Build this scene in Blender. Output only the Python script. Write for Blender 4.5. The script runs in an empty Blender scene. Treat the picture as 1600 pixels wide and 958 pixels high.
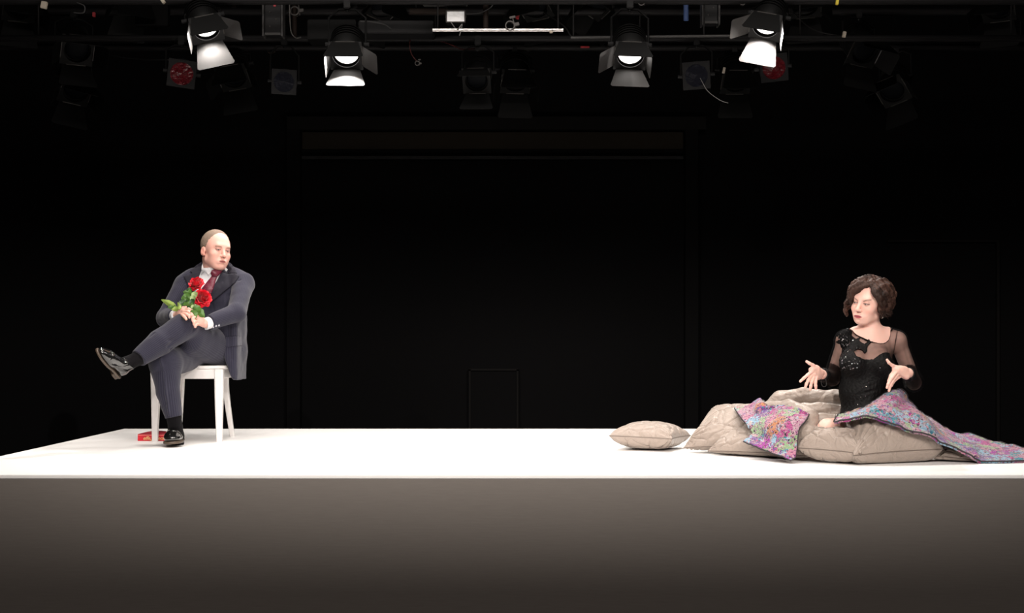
import bpy, bmesh, math, random
import numpy as np
from mathutils import Vector, Matrix, geometry
from mathutils.bvhtree import BVHTree

sc = bpy.context.scene
COL = sc.collection
random.seed(7)
RNG = np.random.default_rng(11)
PI = math.pi

# ------------------------------------------------------------------ camera
# A 45 mm lens 5.8 m in front of the platform, level, with a little vertical shift.
F, CX, HZ, CZ = 2000.0, 800.0, 536.0, 1.55
cam_data = bpy.data.cameras.new('camera')
cam = bpy.data.objects.new('camera', cam_data)
COL.objects.link(cam)
cam.location = (0, 0, CZ)
cam.rotation_euler = (PI / 2, 0, 0)
cam_data.sensor_width = 36.0
cam_data.lens = 36.0 * F / 1600.0
cam_data.shift_y = (HZ - 479.0) / 1600.0
cam_data.clip_end = 100
sc.camera = cam


def W(px, py, D):
    """world point seen at photo pixel (px, py) at distance D from the camera plane"""
    return np.array([(px - CX) / F * D, D, CZ - (py - HZ) / F * D])


# ------------------------------------------------------------------ world, colour management, big lights
world = bpy.data.worlds.new('dark_hall')
sc.world = world
world.use_nodes = True
world.node_tree.nodes['Background'].inputs[0].default_value = (0.9, 0.95, 1.0, 1)
world.node_tree.nodes['Background'].inputs[1].default_value = 0.004
sc.view_settings.view_transform = 'Standard'
sc.view_settings.look = 'None'
sc.view_settings.gamma = 1.0
sc.view_settings.exposure = 0.0
sc.view_settings.use_curve_mapping = False
sc.cycles.use_denoising = True
sc.cycles.max_bounces = 6
sc.cycles.transparent_max_bounces = 16
sc.cycles.sample_clamp_indirect = 4.0

STAGE_Z = 0.95
SHUT_LOW, SHUT_UP = 0.82, 3.0   # heights where the shutters of the front lanterns cut the beam


def aim(o, target):
    d = Vector(target) - o.location
    o.rotation_euler = d.to_track_quat('-Z', 'Y').to_euler()


def spot(name, loc, target, power, angle, blend, radius, color=(1, 0.93, 0.85), parent=None):
    l = bpy.data.lights.new(name, 'SPOT')
    l.energy = power
    l.spot_size = math.radians(angle)
    l.spot_blend = blend
    l.shadow_soft_size = radius
    l.color = color
    o = bpy.data.objects.new(name, l)
    COL.objects.link(o)
    o.location = loc
    aim(o, target)
    return o


WARM = (1.0, 0.925, 0.86)
# front-of-house spots, above and behind the camera; each has a lower shutter (built further down)
FOH = [(-3.6, -2.2, 5.1), (-1.2, -2.2, 5.1), (1.2, -2.2, 5.1), (3.6, -2.2, 5.1)]
FOH_AIM = [(1.7, 7.0, 1.3), (-1.9, 7.6, 1.3), (1.9, 7.0, 1.3), (-1.7, 7.6, 1.3)]
FOH_POWER = [1900, 1000, 1100, 1700]
for i, (p, t) in enumerate(zip(FOH, FOH_AIM)):
    spot('front_of_house_spot', p, t, FOH_POWER[i], 44, 0.6, 0.046, WARM)
# soft overhead wash straight above the platform (softlights out of frame)
for x, pw in ((-2.0, 42), (0.0, 52), (2.0, 42)):
    l = bpy.data.lights.new('overhead_softlight', 'AREA')
    l.shape = 'RECTANGLE'
    l.size = 1.6
    l.size_y = 1.0
    l.energy = pw
    l.spread = math.radians(110)
    l.color = WARM
    o = bpy.data.objects.new('overhead_softlight', l)
    COL.objects.link(o)
    o.location = (x, 6.6, 5.3)
    aim(o, (x, 7.3, 0.95))


# dim fill added over the audience to lift the platform's front panel
l = bpy.data.lights.new('added_fill_light', 'AREA'); l.shape = 'RECTANGLE'; l.size = 5.0; l.size_y = 1.0; l.energy = 170; l.color = (1, 0.9, 0.84)
o = bpy.data.objects.new('added_fill_light', l); COL.objects.link(o); o.location = (0, -0.5, 5.9); aim(o, (0, 5.0, 0.0))


# ------------------------------------------------------------------ tags
def tag(o, label=None, cat=None, group=None, kind=None):
    if label: o['label'] = label
    if cat: o['category'] = cat
    if group: o['group'] = group
    if kind: o['kind'] = kind
    return o


def empty(name, loc, label=None, cat=None, group=None, kind=None):
    o = bpy.data.objects.new(name, None)
    COL.objects.link(o)
    o.location = tuple(float(v) for v in loc)
    o.empty_display_size = 0.05
    return tag(o, label, cat, group, kind)


# ------------------------------------------------------------------ materials
def pm(name, col, rough=0.6, metal=0.0, spec=0.5, attr=None, bump=None, emit=None, sheen=0.0, coat=0.0, sss=0.0):
    m = bpy.data.materials.new(name)
    m.use_nodes = True
    nt = m.node_tree
    b = nt.nodes['Principled BSDF']
    b.inputs['Base Color'].default_value = (*col, 1)
    b.inputs['Roughness'].default_value = rough
    b.inputs['Metallic'].default_value = metal
    b.inputs['Specular IOR Level'].default_value = spec
    b.inputs['Sheen Weight'].default_value = sheen
    b.inputs['Coat Weight'].default_value = coat
    if sss:
        b.inputs['Subsurface Weight'].default_value = sss
        b.inputs['Subsurface Radius'].default_value = (0.012, 0.004, 0.002)
        b.inputs['Subsurface Scale'].default_value = 1.0
    if attr:
        a = nt.nodes.new('ShaderNodeAttribute')
        a.attribute_name = attr
        nt.links.new(a.outputs['Color'], b.inputs['Base Color'])
    if bump:  # (noise scale, strength, distance)
        tc = nt.nodes.new('ShaderNodeTexCoord')
        n = nt.nodes.new('ShaderNodeTexNoise')
        n.inputs['Scale'].default_value = bump[0]
        n.inputs['Detail'].default_value = 5
        bp = nt.nodes.new('ShaderNodeBump')
        bp.inputs['Strength'].default_value = bump[1]
        bp.inputs['Distance'].default_value = bump[2]
        nt.links.new(tc.outputs['Object'], n.inputs['Vector'])
        nt.links.new(n.outputs['Fac'], bp.inputs['Height'])
        nt.links.new(bp.outputs['Normal'], b.inputs['Normal'])
    if emit:
        b.inputs['Emission Color'].default_value = (*emit[0], 1)
        b.inputs['Emission Strength'].default_value = emit[1]
    return m


def srgb(r, g, b):
    f = lambda c: (c / 255 / 12.92) if c / 255 <= 0.04045 else ((c / 255 + 0.055) / 1.055) ** 2.4
    return (f(r), f(g), f(b))


# ------------------------------------------------------------------ mesh creation
def mk(name, V, faces, mat, parent=None, col=None, attrs=None, smooth=True, loc=None):
    """one mesh object. V world coordinates; parents are unrotated empties, so the local frame is an offset"""
    V = np.asarray(V, dtype=np.float64)
    base = np.zeros(3)
    if parent is not None:
        p = parent
        while p is not None:
            base += np.array(p.location)
            p = p.parent
    origin = V.mean(axis=0) if loc is None else np.asarray(loc, dtype=float)
    me = bpy.data.meshes.new(name)
    L = V - origin
    if isinstance(faces, np.ndarray) and faces.ndim == 2:
        n, k = faces.shape
        me.vertices.add(len(L))
        me.vertices.foreach_set('co', L.astype(np.float32).ravel())
        me.loops.add(n * k)
        me.loops.foreach_set('vertex_index', faces.astype(np.int32).ravel())
        me.polygons.add(n)
        me.polygons.foreach_set('loop_start', np.arange(0, n * k, k, dtype=np.int32))
        me.polygons.foreach_set('loop_total', np.full(n, k, dtype=np.int32))
        me.update(calc_edges=True)
    else:
        me.from_pydata([tuple(v) for v in L], [], [tuple(int(i) for i in f) for f in faces])
        me.update()
    me.validate()
    if smooth:
        me.polygons.foreach_set('use_smooth', np.ones(len(me.polygons), dtype=bool))
    if col is not None:
        a = me.color_attributes.new('Col', 'FLOAT_COLOR', 'POINT')
        c4 = np.ones((len(V), 4), dtype=np.float32)
        c4[:, :3] = col
        a.data.foreach_set('color', c4.ravel())
    for k2, arr in (attrs or {}).items():
        a = me.attributes.new(k2, 'FLOAT', 'POINT')
        a.data.foreach_set('value', np.asarray(arr, dtype=np.float32))
    mats = mat if isinstance(mat, (list, tuple)) else [mat]
    for m in mats:
        me.materials.append(m)
    o = bpy.data.objects.new(name, me)
    COL.objects.link(o)
    if parent is not None:
        o.parent = parent
    o.location = tuple(origin - base)
    return o


class MB:
    """collects simple shapes into one mesh"""

    def __init__(s):
        s.v, s.f = [], []

    def add(s, V, Fc):
        n = len(s.v)
        s.v += [tuple(float(c) for c in v) for v in V]
        s.f += [tuple(int(i) + n for i in f) for f in Fc]

    def box(s, c, h, R=None, bev=0.0):
        c = np.array(c, float); h = np.array(h, float)
        R = np.eye(3) if R is None else np.array(R)
        b = min(bev, 0.49 * 2 * h.min())
        if b <= 0:
            P = [(x, y, z) for x in (-1, 1) for y in (-1, 1) for z in (-1, 1)]
            V = [c + R @ (h * np.array(p)) for p in P]
            s.add(V, [(0, 1, 3, 2), (4, 6, 7, 5), (0, 4, 5, 1), (2, 3, 7, 6), (0, 2, 6, 4), (1, 5, 7, 3)])
            return
        bm = bmesh.new()
        bmesh.ops.create_cube(bm, size=2)
        for v in bm.verts:
            v.co = Vector(tuple(h * np.array(v.co)))
        bmesh.ops.bevel(bm, geom=list(bm.edges), offset=b, segments=2, affect='EDGES')
        s.add([c + R @ np.array(v.co) for v in bm.verts], [[v.index for v in f.verts] for f in bm.faces])
        bm.free()

    def tube(s, pts, r, n=10, cap=True):
        pts = [np.array(p, float) for p in pts]
        rs = r if isinstance(r, (list, tuple, np.ndarray)) else [r] * len(pts)
        up = np.array([0.13, 0.21, 0.97])
        rings = []
        for i, p in enumerate(pts):
            t = pts[min(i + 1, len(pts) - 1)] - pts[max(i - 1, 0)]
            t /= (np.linalg.norm(t) + 1e-12)
            if abs(t @ up) > 0.98: up = np.array([0.97, 0.2, 0.1])
            a = np.cross(t, up); a /= np.linalg.norm(a)
            b = np.cross(t, a)
            up = -b if False else up
            rings.append([p + rs[i] * (math.cos(q) * a + math.sin(q) * b) for q in np.linspace(0, 2 * PI, n, endpoint=False)])
        V = [v for rg in rings for v in rg]
        Fc = []
        for i in range(len(pts) - 1):
            for j in range(n):
                Fc.append((i * n + j, i * n + (j + 1) % n, (i + 1) * n + (j + 1) % n, (i + 1) * n + j))
        if cap:
            Fc.append(tuple(range(n))[::-1])
            Fc.append(tuple((len(pts) - 1) * n + j for j in range(n)))
        s.add(V, Fc)

    def lathe(s, prof, c, R=None, n=24):
        """prof: list of (radius, height along local -Y forward negative)"""
        c = np.array(c, float)
        R = np.eye(3) if R is None else np.array(R)
        V = [c + R @ np.array([r * math.cos(q), y, r * math.sin(q)]) for (r, y) in prof for q in np.linspace(0, 2 * PI, n, endpoint=False)]
        Fc = [(i * n + j, i * n + (j + 1) % n, (i + 1) * n + (j + 1) % n, (i + 1) * n + j) for i in range(len(prof) - 1) for j in range(n)]
        s.add(V, Fc)

    def plate(s, pts, th):
        """flat convex polygon with thickness"""
        P = [np.array(p, float) for p in pts]
        nrm = np.cross(P[1] - P[0], P[2] - P[0]); nrm /= np.linalg.norm(nrm)
        n = len(P)
        V = [p + nrm * th / 2 for p in P] + [p - nrm * th / 2 for p in P]
        s.add(V, [tuple(range(n)), tuple(range(2 * n - 1, n - 1, -1))] + [(i, i + n, (i + 1) % n + n, (i + 1) % n) for i in range(n)])

    def build(s, name, mat, parent=None, smooth=False, loc=None):
        return mk(name, np.array(s.v), s.f, mat, parent, smooth=smooth, loc=loc)


def auto_smooth(o, ang=40):
    me = o.data
    bm = bmesh.new(); bm.from_mesh(me)
    bmesh.ops.recalc_face_normals(bm, faces=list(bm.faces))
    for e in bm.edges:
        if len(e.link_faces) == 2:
            e.smooth = e.calc_face_angle(0) < math.radians(ang)
    for f in bm.faces: f.smooth = True
    bm.to_mesh(me); bm.free()
    return o


# ------------------------------------------------------------------ signed distance fields -> one continuous surface
def rotm(yaw=0, pitch=0, roll=0):
    """yaw about Z, pitch about X, roll about Y (degrees)"""
    return np.array(Matrix.Rotation(math.radians(yaw), 3, 'Z') @ Matrix.Rotation(math.radians(pitch), 3, 'X') @ Matrix.Rotation(math.radians(roll), 3, 'Y'))


class P:
    def __init__(s, fn, lo, hi):
        s.fn, s.lo, s.hi = fn, np.array(lo, float), np.array(hi, float)

    def off(s, d):
        return P(lambda x, y, z: s.fn(x, y, z) - d, s.lo - d, s.hi + d)

    def at(s, R, c, sc_=1.0):
        """move from a local frame: p = c + R (sc * local)"""
        R = np.array(R, float); c = np.array(c, float)
        cs = np.array([[x, y, z] for x in (s.lo[0], s.hi[0]) for y in (s.lo[1], s.hi[1]) for z in (s.lo[2], s.hi[2])])
        w = c + (cs * sc_) @ R.T

        def g(x, y, z):
            x, y, z = x - c[0], y - c[1], z - c[2]
            lx = (R[0, 0] * x + R[1, 0] * y + R[2, 0] * z) / sc_
            ly = (R[0, 1] * x + R[1, 1] * y + R[2, 1] * z) / sc_
            lz = (R[0, 2] * x + R[1, 2] * y + R[2, 2] * z) / sc_
            return s.fn(lx, ly, lz) * sc_
        return P(g, w.min(0), w.max(0))


def cone(a, b, ra, rb=None, cut=False, flat=None):
    a = np.array(a, float); b = np.array(b, float); rb = ra if rb is None else rb
    ba = b - a; L2 = float(ba @ ba) + 1e-12; L = math.sqrt(L2)
    rm = max(ra, rb)

    def g(x, y, z):
        px, py, pz = x - a[0], y - a[1], z - a[2]
        t = (px * ba[0] + py * ba[1] + pz * ba[2]) / L2
        h = np.clip(t, 0, 1)
        d = np.sqrt((px - ba[0] * h) ** 2 + (py - ba[1] * h) ** 2 + (pz - ba[2] * h) ** 2) - (ra + (rb - ra) * h)
        if cut: d = np.maximum(d, (t - 1) * L)
        return d
    return P(g, np.minimum(a, b) - rm, np.maximum(a, b) + rm)


def ell(c, r, R=None):
    c = np.array(c, float); r = np.array(r, float) if np.ndim(r) else np.full(3, float(r))

    def g(x, y, z):
        k0 = np.sqrt((x / r[0]) ** 2 + (y / r[1]) ** 2 + (z / r[2]) ** 2)
        k1 = np.sqrt((x / r[0] ** 2) ** 2 + (y / r[1] ** 2) ** 2 + (z / r[2] ** 2) ** 2) + 1e-9
        return k0 * (k0 - 1.0) / k1
    return P(g, -r, r).at(np.eye(3) if R is None else R, c)


def rbox(c, h, R=None, rd=0.01):
    c = np.array(c, float); h = np.array(h, float)

    def g(x, y, z):
        qx, qy, qz = np.abs(x) - h[0] + rd, np.abs(y) - h[1] + rd, np.abs(z) - h[2] + rd
        o = np.sqrt(np.maximum(qx, 0) ** 2 + np.maximum(qy, 0) ** 2 + np.maximum(qz, 0) ** 2)
        return o + np.minimum(np.maximum(np.maximum(qx, qy), qz), 0) - rd
    return P(g, -h, h).at(np.eye(3) if R is None else R, c)


def poly_sd(X, Z, pts):
    pts = np.array(pts, float); n = len(pts)
    d = np.full(np.broadcast(X, Z).shape, 1e9); inside = np.zeros(d.shape, bool)
    for i in range(n):
        a, b = pts[i], pts[(i + 1) % n]
        e = b - a; wx, wz = X - a[0], Z - a[1]
        h = np.clip((wx * e[0] + wz * e[1]) / (e @ e + 1e-12), 0, 1)
        d = np.minimum(d, (wx - e[0] * h) ** 2 + (wz - e[1] * h) ** 2)
        if a[1] != b[1]:
            cr = ((a[1] > Z) != (b[1] > Z)) & (X < (b[0] - a[0]) * (Z - a[1]) / (b[1] - a[1]) + a[0])
            inside ^= cr
    return np.where(inside, -1, 1) * np.sqrt(d)


def prism(px, D, y0, y1, rd=0.0):
    """polygon of photo pixels at distance D, extruded in depth from y0 to y1"""
    q = np.array([W(a, b, D) for a, b in px])[:, [0, 2]]

    def g(x, y, z):
        d2 = poly_sd(x, z, q) + rd
        dy = np.abs(y - (y0 + y1) / 2) - (y1 - y0) / 2 + rd
        return np.sqrt(np.maximum(d2, 0) ** 2 + np.maximum(dy, 0) ** 2) + np.minimum(np.maximum(d2, dy), 0) - rd
    return P(g, [q[:, 0].min(), y0, q[:, 1].min()], [q[:, 0].max(), y1, q[:, 1].max()])


def smin(a, b, k):
    if k <= 0: return np.minimum(a, b)
    h = np.maximum(k - np.abs(a - b), 0) / k
    return np.minimum(a, b) - h * h * k * 0.25


def axis(lo, hi, h, fine):
    t, out = lo, [lo]
    while t < hi:
        s = h
        for a, b, hf in fine:
            if a <= t <= b: s = min(s, hf)
        t += s
        out.append(t)
    return np.array(out)


class Field:
    def __init__(s, lo, hi, h, fine=()):
        s.ax = [axis(lo[i], hi[i], h, [(f[0][i], f[1][i], f[2]) for f in fine]) for i in range(3)]
        s.D = np.full([len(a) for a in s.ax], 1.0, dtype=np.float32)

    def _reg(s, p, m):
        sl, g = [], []
        for i in range(3):
            a = s.ax[i]
            i0 = max(0, np.searchsorted(a, p.lo[i] - m) - 1); i1 = min(len(a), np.searchsorted(a, p.hi[i] + m) + 1)
            if i1 <= i0: return None, None
            sl.append(slice(i0, i1))
            sh = [1, 1, 1]; sh[i] = -1
            g.append(a[i0:i1].reshape(sh))
        return tuple(sl), g

    def add(s, p, k=0.0):
        sl, g = s._reg(p, 0.03 + k)
        if sl: s.D[sl] = smin(s.D[sl], p.fn(*g), k)
        return s

    def sub(s, p, k=0.0):
        sl, g = s._reg(p, 0.03 + k)
        if sl: s.D[sl] = -smin(-s.D[sl], p.fn(*g), k)
        return s

    def inter(s, p, k=0.0):
        g = [s.ax[0].reshape(-1, 1, 1), s.ax[1].reshape(1, -1, 1), s.ax[2].reshape(1, 1, -1)]
        s.D = -smin(-s.D, -p.fn(*g), k)
        s.D = s.D.astype(np.float32)
        return s

    def mesh(s):
        D = s.D
        D[0], D[-1], D[:, 0], D[:, -1], D[:, :, 0], D[:, :, -1] = 1, 1, 1, 1, 1, 1
        S = D < 0
        cnt = np.zeros([n - 1 for n in D.shape], np.int8)
        for i in (0, 1):
            for j in (0, 1):
                for k in (0, 1):
                    cnt += S[i:D.shape[0] - 1 + i, j:D.shape[1] - 1 + j, k:D.shape[2] - 1 + k]
        act = (cnt > 0) & (cnt < 8)
        idx = np.full(cnt.shape, -1, np.int32)
        I, J, K = np.nonzero(act)
        n = len(I)
        idx[act] = np.arange(n)
        acc = np.zeros((n, 3)); num = np.zeros(n)
        cs = [(i, j, k) for i in (0, 1) for j in (0, 1) for k in (0, 1)]
        dv = {c: D[I + c[0], J + c[1], K + c[2]].astype(float) for c in cs}
        pv = {c: np.stack([s.ax[0][I + c[0]], s.ax[1][J + c[1]], s.ax[2][K + c[2]]], 1) for c in cs}
        for a in cs:
            for d in range(3):
                if a[d] == 0:
                    b = list(a); b[d] = 1; b = tuple(b)
                    m = (dv[a] < 0) != (dv[b] < 0)
                    t = dv[a][m] / (dv[a][m] - dv[b][m])
                    acc[m] += pv[a][m] * (1 - t)[:, None] + pv[b][m] * t[:, None]
                    num[m] += 1
        V = acc / num[:, None]
        Q = []
        nx, ny, nz = D.shape
        e = S[:-1, 1:-1, 1:-1] != S[1:, 1:-1, 1:-1]
        i, j, k = np.nonzero(e); f = S[:-1, 1:-1, 1:-1][e]
        q = np.stack([idx[i, j, k], idx[i, j + 1, k], idx[i, j + 1, k + 1], idx[i, j, k + 1]], 1); q[~f] = q[~f][:, ::-1]; Q.append(q)
        e = S[1:-1, :-1, 1:-1] != S[1:-1, 1:, 1:-1]
        i, j, k = np.nonzero(e); f = S[1:-1, :-1, 1:-1][e]
        q = np.stack([idx[i, j, k], idx[i, j, k + 1], idx[i + 1, j, k + 1], idx[i + 1, j, k]], 1); q[~f] = q[~f][:, ::-1]; Q.append(q)
        e = S[1:-1, 1:-1, :-1] != S[1:-1, 1:-1, 1:]
        i, j, k = np.nonzero(e); f = S[1:-1, 1:-1, :-1][e]
        q = np.stack([idx[i, j, k], idx[i + 1, j, k], idx[i + 1, j + 1, k], idx[i, j + 1, k]], 1); q[~f] = q[~f][:, ::-1]; Q.append(q)
        Q = np.concatenate(Q)
        return V, Q


def normals(V, Q):
    n = np.cross(V[Q[:, 2]] - V[Q[:, 0]], V[Q[:, 3 if Q.shape[1] > 3 else 1]] - V[Q[:, 1 if Q.shape[1] > 3 else 0]])
    if Q.shape[1] == 3: n = np.cross(V[Q[:, 1]] - V[Q[:, 0]], V[Q[:, 2]] - V[Q[:, 0]])
    N = np.zeros_like(V)
    for c in range(Q.shape[1]): np.add.at(N, Q[:, c], n)
    return N / (np.linalg.norm(N, axis=1, keepdims=True) + 1e-12)


def project(V):
    """photo pixel of world points (used only while modelling, to follow outlines taken from the photograph)"""
    return np.stack([CX + V[:, 0] / V[:, 1] * F, HZ - (V[:, 2] - CZ) / V[:, 1] * F], 1)


def creases(V, N, lines, w=0.012, a=0.006):
    """press fold lines into a cloth surface: lines of photo points with distance, (list of (px,py,D)), optional own width/depth"""
    out = V.copy()
    for ln in lines:
        ww, aa = w, a
        if isinstance(ln, tuple): ln, ww, aa = ln
        pts = [W(*p) for p in ln]
        best = np.full(len(V), 1e9)
        for p, q in zip(pts[:-1], pts[1:]):
            e = q - p; t = np.clip(((V - p) @ e) / (e @ e), 0, 1)
            best = np.minimum(best, np.linalg.norm(V - p - t[:, None] * e, axis=1))
        out -= N * (aa * np.exp(-(best / ww) ** 2))[:, None]
    return out


def vnoise(V, s, seed=0, octv=2):
    """cheap smooth noise from sums of sines"""
    r = np.random.default_rng(seed)
    out = np.zeros(len(V)); amp = 1.0; tot = 0
    for o in range(octv):
        for _ in range(5):
            k = r.normal(size=3); k /= np.linalg.norm(k)
            out += amp * np.sin((V @ k) * 2 * PI * s * (0.7 + 0.6 * r.random()) + r.random() * 7)
        tot += amp * 2.2; amp *= 0.5; s *= 2.1
    return out / tot


def in_poly(pix, poly):
    return poly_sd(pix[:, 0], pix[:, 1], poly)


def bvh_of(*objs):
    V, Fc = [], []
    for o in objs:
        M = np.eye(4)
        base = np.zeros(3); p = o
        while p is not None:
            base += np.array(p.location); p = p.parent
        n = len(V)
        V += [Vector(tuple(np.array(v.co) + base)) for v in o.data.vertices]
        Fc += [tuple(i + n for i in f.vertices) for f in o.data.polygons]
    return BVHTree.FromPolygons(V, Fc)


def drape(name, poly, bvh, mat, parent, off=0.004, th=0.004, step=1.6, round_=True, near=None, col=None, puff=0.0):
    """a thin cloth piece, outline in photo pixels, laid on the surface below it"""
    poly = np.array(poly, float)
    b = []
    for i in range(len(poly)):
        a, c = poly[i], poly[(i + 1) % len(poly)]
        k = max(1, int(np.linalg.norm(c - a) / step))
        for t in range(k): b.append(a + (c - a) * t / k)
    nb = len(b)
    xs = np.arange(poly[:, 0].min(), poly[:, 0].max(), step); ys = np.arange(poly[:, 1].min(), poly[:, 1].max(), step)
    G = np.array([(x + (0.5 * step if j % 2 else 0), y) for j, y in enumerate(ys) for x in xs])
    inn = [tuple(g) for g in G[in_poly(G, poly) < -0.55 * step]] if len(G) else []
    res = geometry.delaunay_2d_cdt([Vector(tuple(p)) for p in b] + [Vector(p) for p in inn], [], [list(range(nb))], 1, 1e-6)
    vs, tris = res[0], [f for f in res[2] if len(f) == 3]
    org = Vector((0, 0, CZ)); pts = []; ds = []
    pd = -in_poly(np.array([[v[0], v[1]] for v in vs]), poly)
    for v in vs:
        d = Vector(tuple(W(v[0], v[1], 1.0) - np.array([0, 0, CZ])))
        h = bvh.ray_cast(org, d.normalized())
        pts.append((d, None if h[0] is None else h[0].y))
    ok = sorted(y for _, y in pts if y is not None)
    ref = ok[len(ok) // 2]
    known = [(d, y) for d, y in pts if y is not None and (near is None or abs(y - ref) < near)]
    kd = np.array([[d[0], d[2]] for d, y in known]); ky = np.array([y for d, y in known])
    T, B = [], []
    for i, (d, y) in enumerate(pts):
        if y is None or (near is not None and abs(y - ref) >= near):
            y = ky[np.argmin((kd[:, 0] - d[0]) ** 2 + (kd[:, 1] - d[2]) ** 2)]
        e = off + puff * min(1.0, max(0, pd[i]) / 5) ** 0.5
        T.append(np.array([d[0] * (y - e), y - e, CZ + d[2] * (y - e)]))
        B.append(np.array([d[0] * (y - e + th), y - e + th, CZ + d[2] * (y - e + th)]))
    n = len(T)
    edge = {}
    for t in tris:
        for i in range(3):
            e = (t[i], t[(i + 1) % 3])
            if (e[1], e[0]) in edge: del edge[(e[1], e[0])]
            else: edge[e] = 1
    fc = [tuple(t) for t in tris] + [(t[2] + n, t[1] + n, t[0] + n) for t in tris] + [(a, a + n, c + n, c) for a, c in edge]
    o = mk(name, np.array(T + B), fc, mat, parent)
    bm = bmesh.new(); bm.from_mesh(o.data)
    bmesh.ops.recalc_face_normals(bm, faces=list(bm.faces)); bm.to_mesh(o.data); bm.free()
    return o


def catmull(P0, n):
    """resample control points (k, dim) to n points"""
    P0 = np.array(P0, float); k = len(P0)
    Q = np.vstack([2 * P0[0] - P0[1], P0, 2 * P0[-1] - P0[-2]])
    out = []
    for t in np.linspace(0, k - 1, n):
        i = min(int(t), k - 2); u = t - i
        a, b, c, d = Q[i], Q[i + 1], Q[i + 2], Q[i + 3]
        out.append(0.5 * ((2 * b) + (-a + c) * u + (2 * a - 5 * b + 4 * c - d) * u * u + (-a + 3 * b - 3 * c + d) * u ** 3))
    return np.array(out)


def patch_surface(ctrl, nu, nv):
    """ctrl[row][col] world points -> (nv, nu, 3) smooth surface"""
    rows = [catmull(r, nu) for r in ctrl]
    R = np.array(rows)
    return np.stack([catmull(R[:, i], nv) for i in range(nu)], 1)


def thick_sheet(name, S, th, mat, parent, mat_back=None, disp=None, label=None, floor=None):
    """closed sheet of thickness th from a surface grid"""
    nv, nu, _ = S.shape
    V = S.reshape(-1, 3)
    idx = np.arange(nv * nu).reshape(nv, nu)
    Q = np.stack([idx[:-1, :-1], idx[:-1, 1:], idx[1:, 1:], idx[1:, :-1]], -1).reshape(-1, 4)
    N = normals(V, Q)
    if disp is not None: V = V + N * disp[:, None]
    T, B = V + N * th / 2, V - N * th / 2
    if floor is not None:
        T[:, 2] = np.maximum(T[:, 2], floor + th); B[:, 2] = np.maximum(B[:, 2], floor + 0.001)
    n = len(V)
    ring = list(idx[0, :-1]) + list(idx[:-1, -1]) + list(idx[-1, :0:-1]) + list(idx[:0:-1, 0])
    side = [(ring[i], ring[(i + 1) % len(ring)], ring[(i + 1) % len(ring)] + n, ring[i] + n) for i in range(len(ring))]
    F4 = np.concatenate([Q, Q[:, ::-1] + n, np.array(side)[:, ::-1]])
    o = mk(name, np.concatenate([T, B]), F4, [mat] + ([mat_back] if mat_back else []), parent)
    if mat_back:
        mi = np.zeros(len(F4), np.int32); mi[len(Q):2 * len(Q)] = 1
        o.data.polygons.foreach_set('material_index', mi)
    return o, T[ring], V

# ================================================================== MATERIALS
M = {}
M['black_wall'] = pm('black_painted_wall', (0.0035, 0.0033, 0.0036), 0.9, spec=0.1, bump=(6, 0.2, 0.01))
M['black_floor'] = pm('black_floor', (0.004, 0.004, 0.004), 0.9, spec=0.05)
M['black_trim'] = pm('black_trim', (0.0075, 0.0068, 0.0065), 0.8, spec=0.1)
M['black_side'] = pm('black_side_trim', (0.0045, 0.0043, 0.0045), 0.9, spec=0.1)
M['brown_black'] = pm('brown_black', (0.020, 0.0165, 0.012), 0.8, spec=0.1)
M['deck'] = pm('white_deck', (0.86, 0.845, 0.83), 0.55, spec=0.3, bump=(30, 0.04, 0.002))
M['metal_black'] = pm('black_metal', (0.0035, 0.0035, 0.0035), 0.6, spec=0.12)
M['door_metal'] = pm('barn_door_metal', (0.03, 0.028, 0.027), 0.55, spec=0.3, bump=(40, 0.1, 0.002))
M['door_grey'] = pm('worn_barn_door_metal', (0.33, 0.30, 0.28), 0.5, spec=0.4, bump=(30, 0.15, 0.002))
M['pipe_grey'] = pm('grey_pipe', (0.04, 0.039, 0.038), 0.5, metal=0.2, spec=0.3)
M['pipe_dark'] = pm('dark_pipe', (0.006, 0.0055, 0.006), 0.6, spec=0.2)
M['chrome'] = pm('bright_pipe', (0.75, 0.72, 0.70), 0.38, metal=1.0, bump=(45, 0.9, 0.006))
M['rust'] = pm('rusty_brown', (0.014, 0.009, 0.007), 0.7, spec=0.15)
M['steel'] = pm('worn_steel', (0.06, 0.056, 0.052), 0.45, metal=0.5)
M['cream_tape'] = pm('cream_tape', (0.5, 0.44, 0.36), 0.7)
M['red_tape'] = pm('red_tape', (0.45, 0.04, 0.05), 0.6)
M['yellow_tape'] = pm('yellow_tape', (0.75, 0.6, 0.06), 0.6)
M['blue_tape'] = pm('blue_sleeve', (0.05, 0.09, 0.22), 0.6)
M['red_cable'] = pm('red_cable', (0.06, 0.009, 0.008), 0.5)
M['black_cable'] = pm('black_cable', (0.02, 0.02, 0.02), 0.5)
M['grey_cable'] = pm('grey_cable', (0.12, 0.115, 0.11), 0.5)
M['red_gel'] = pm('red_gel', (0.075, 0.004, 0.007), 0.18, spec=0.8, coat=0.6, bump=(9, 0.9, 0.03))
M['blue_gel'] = pm('blue_gel', (0.0015, 0.002, 0.006), 0.3, spec=0.4, bump=(9, 0.6, 0.02))
M['gel_frame'] = pm('gel_frame_metal', (0.008, 0.008, 0.0085), 0.5, spec=0.2)
M['reflector'] = pm('reflector', (0.8, 0.8, 0.78), 0.25, metal=1.0)


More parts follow.
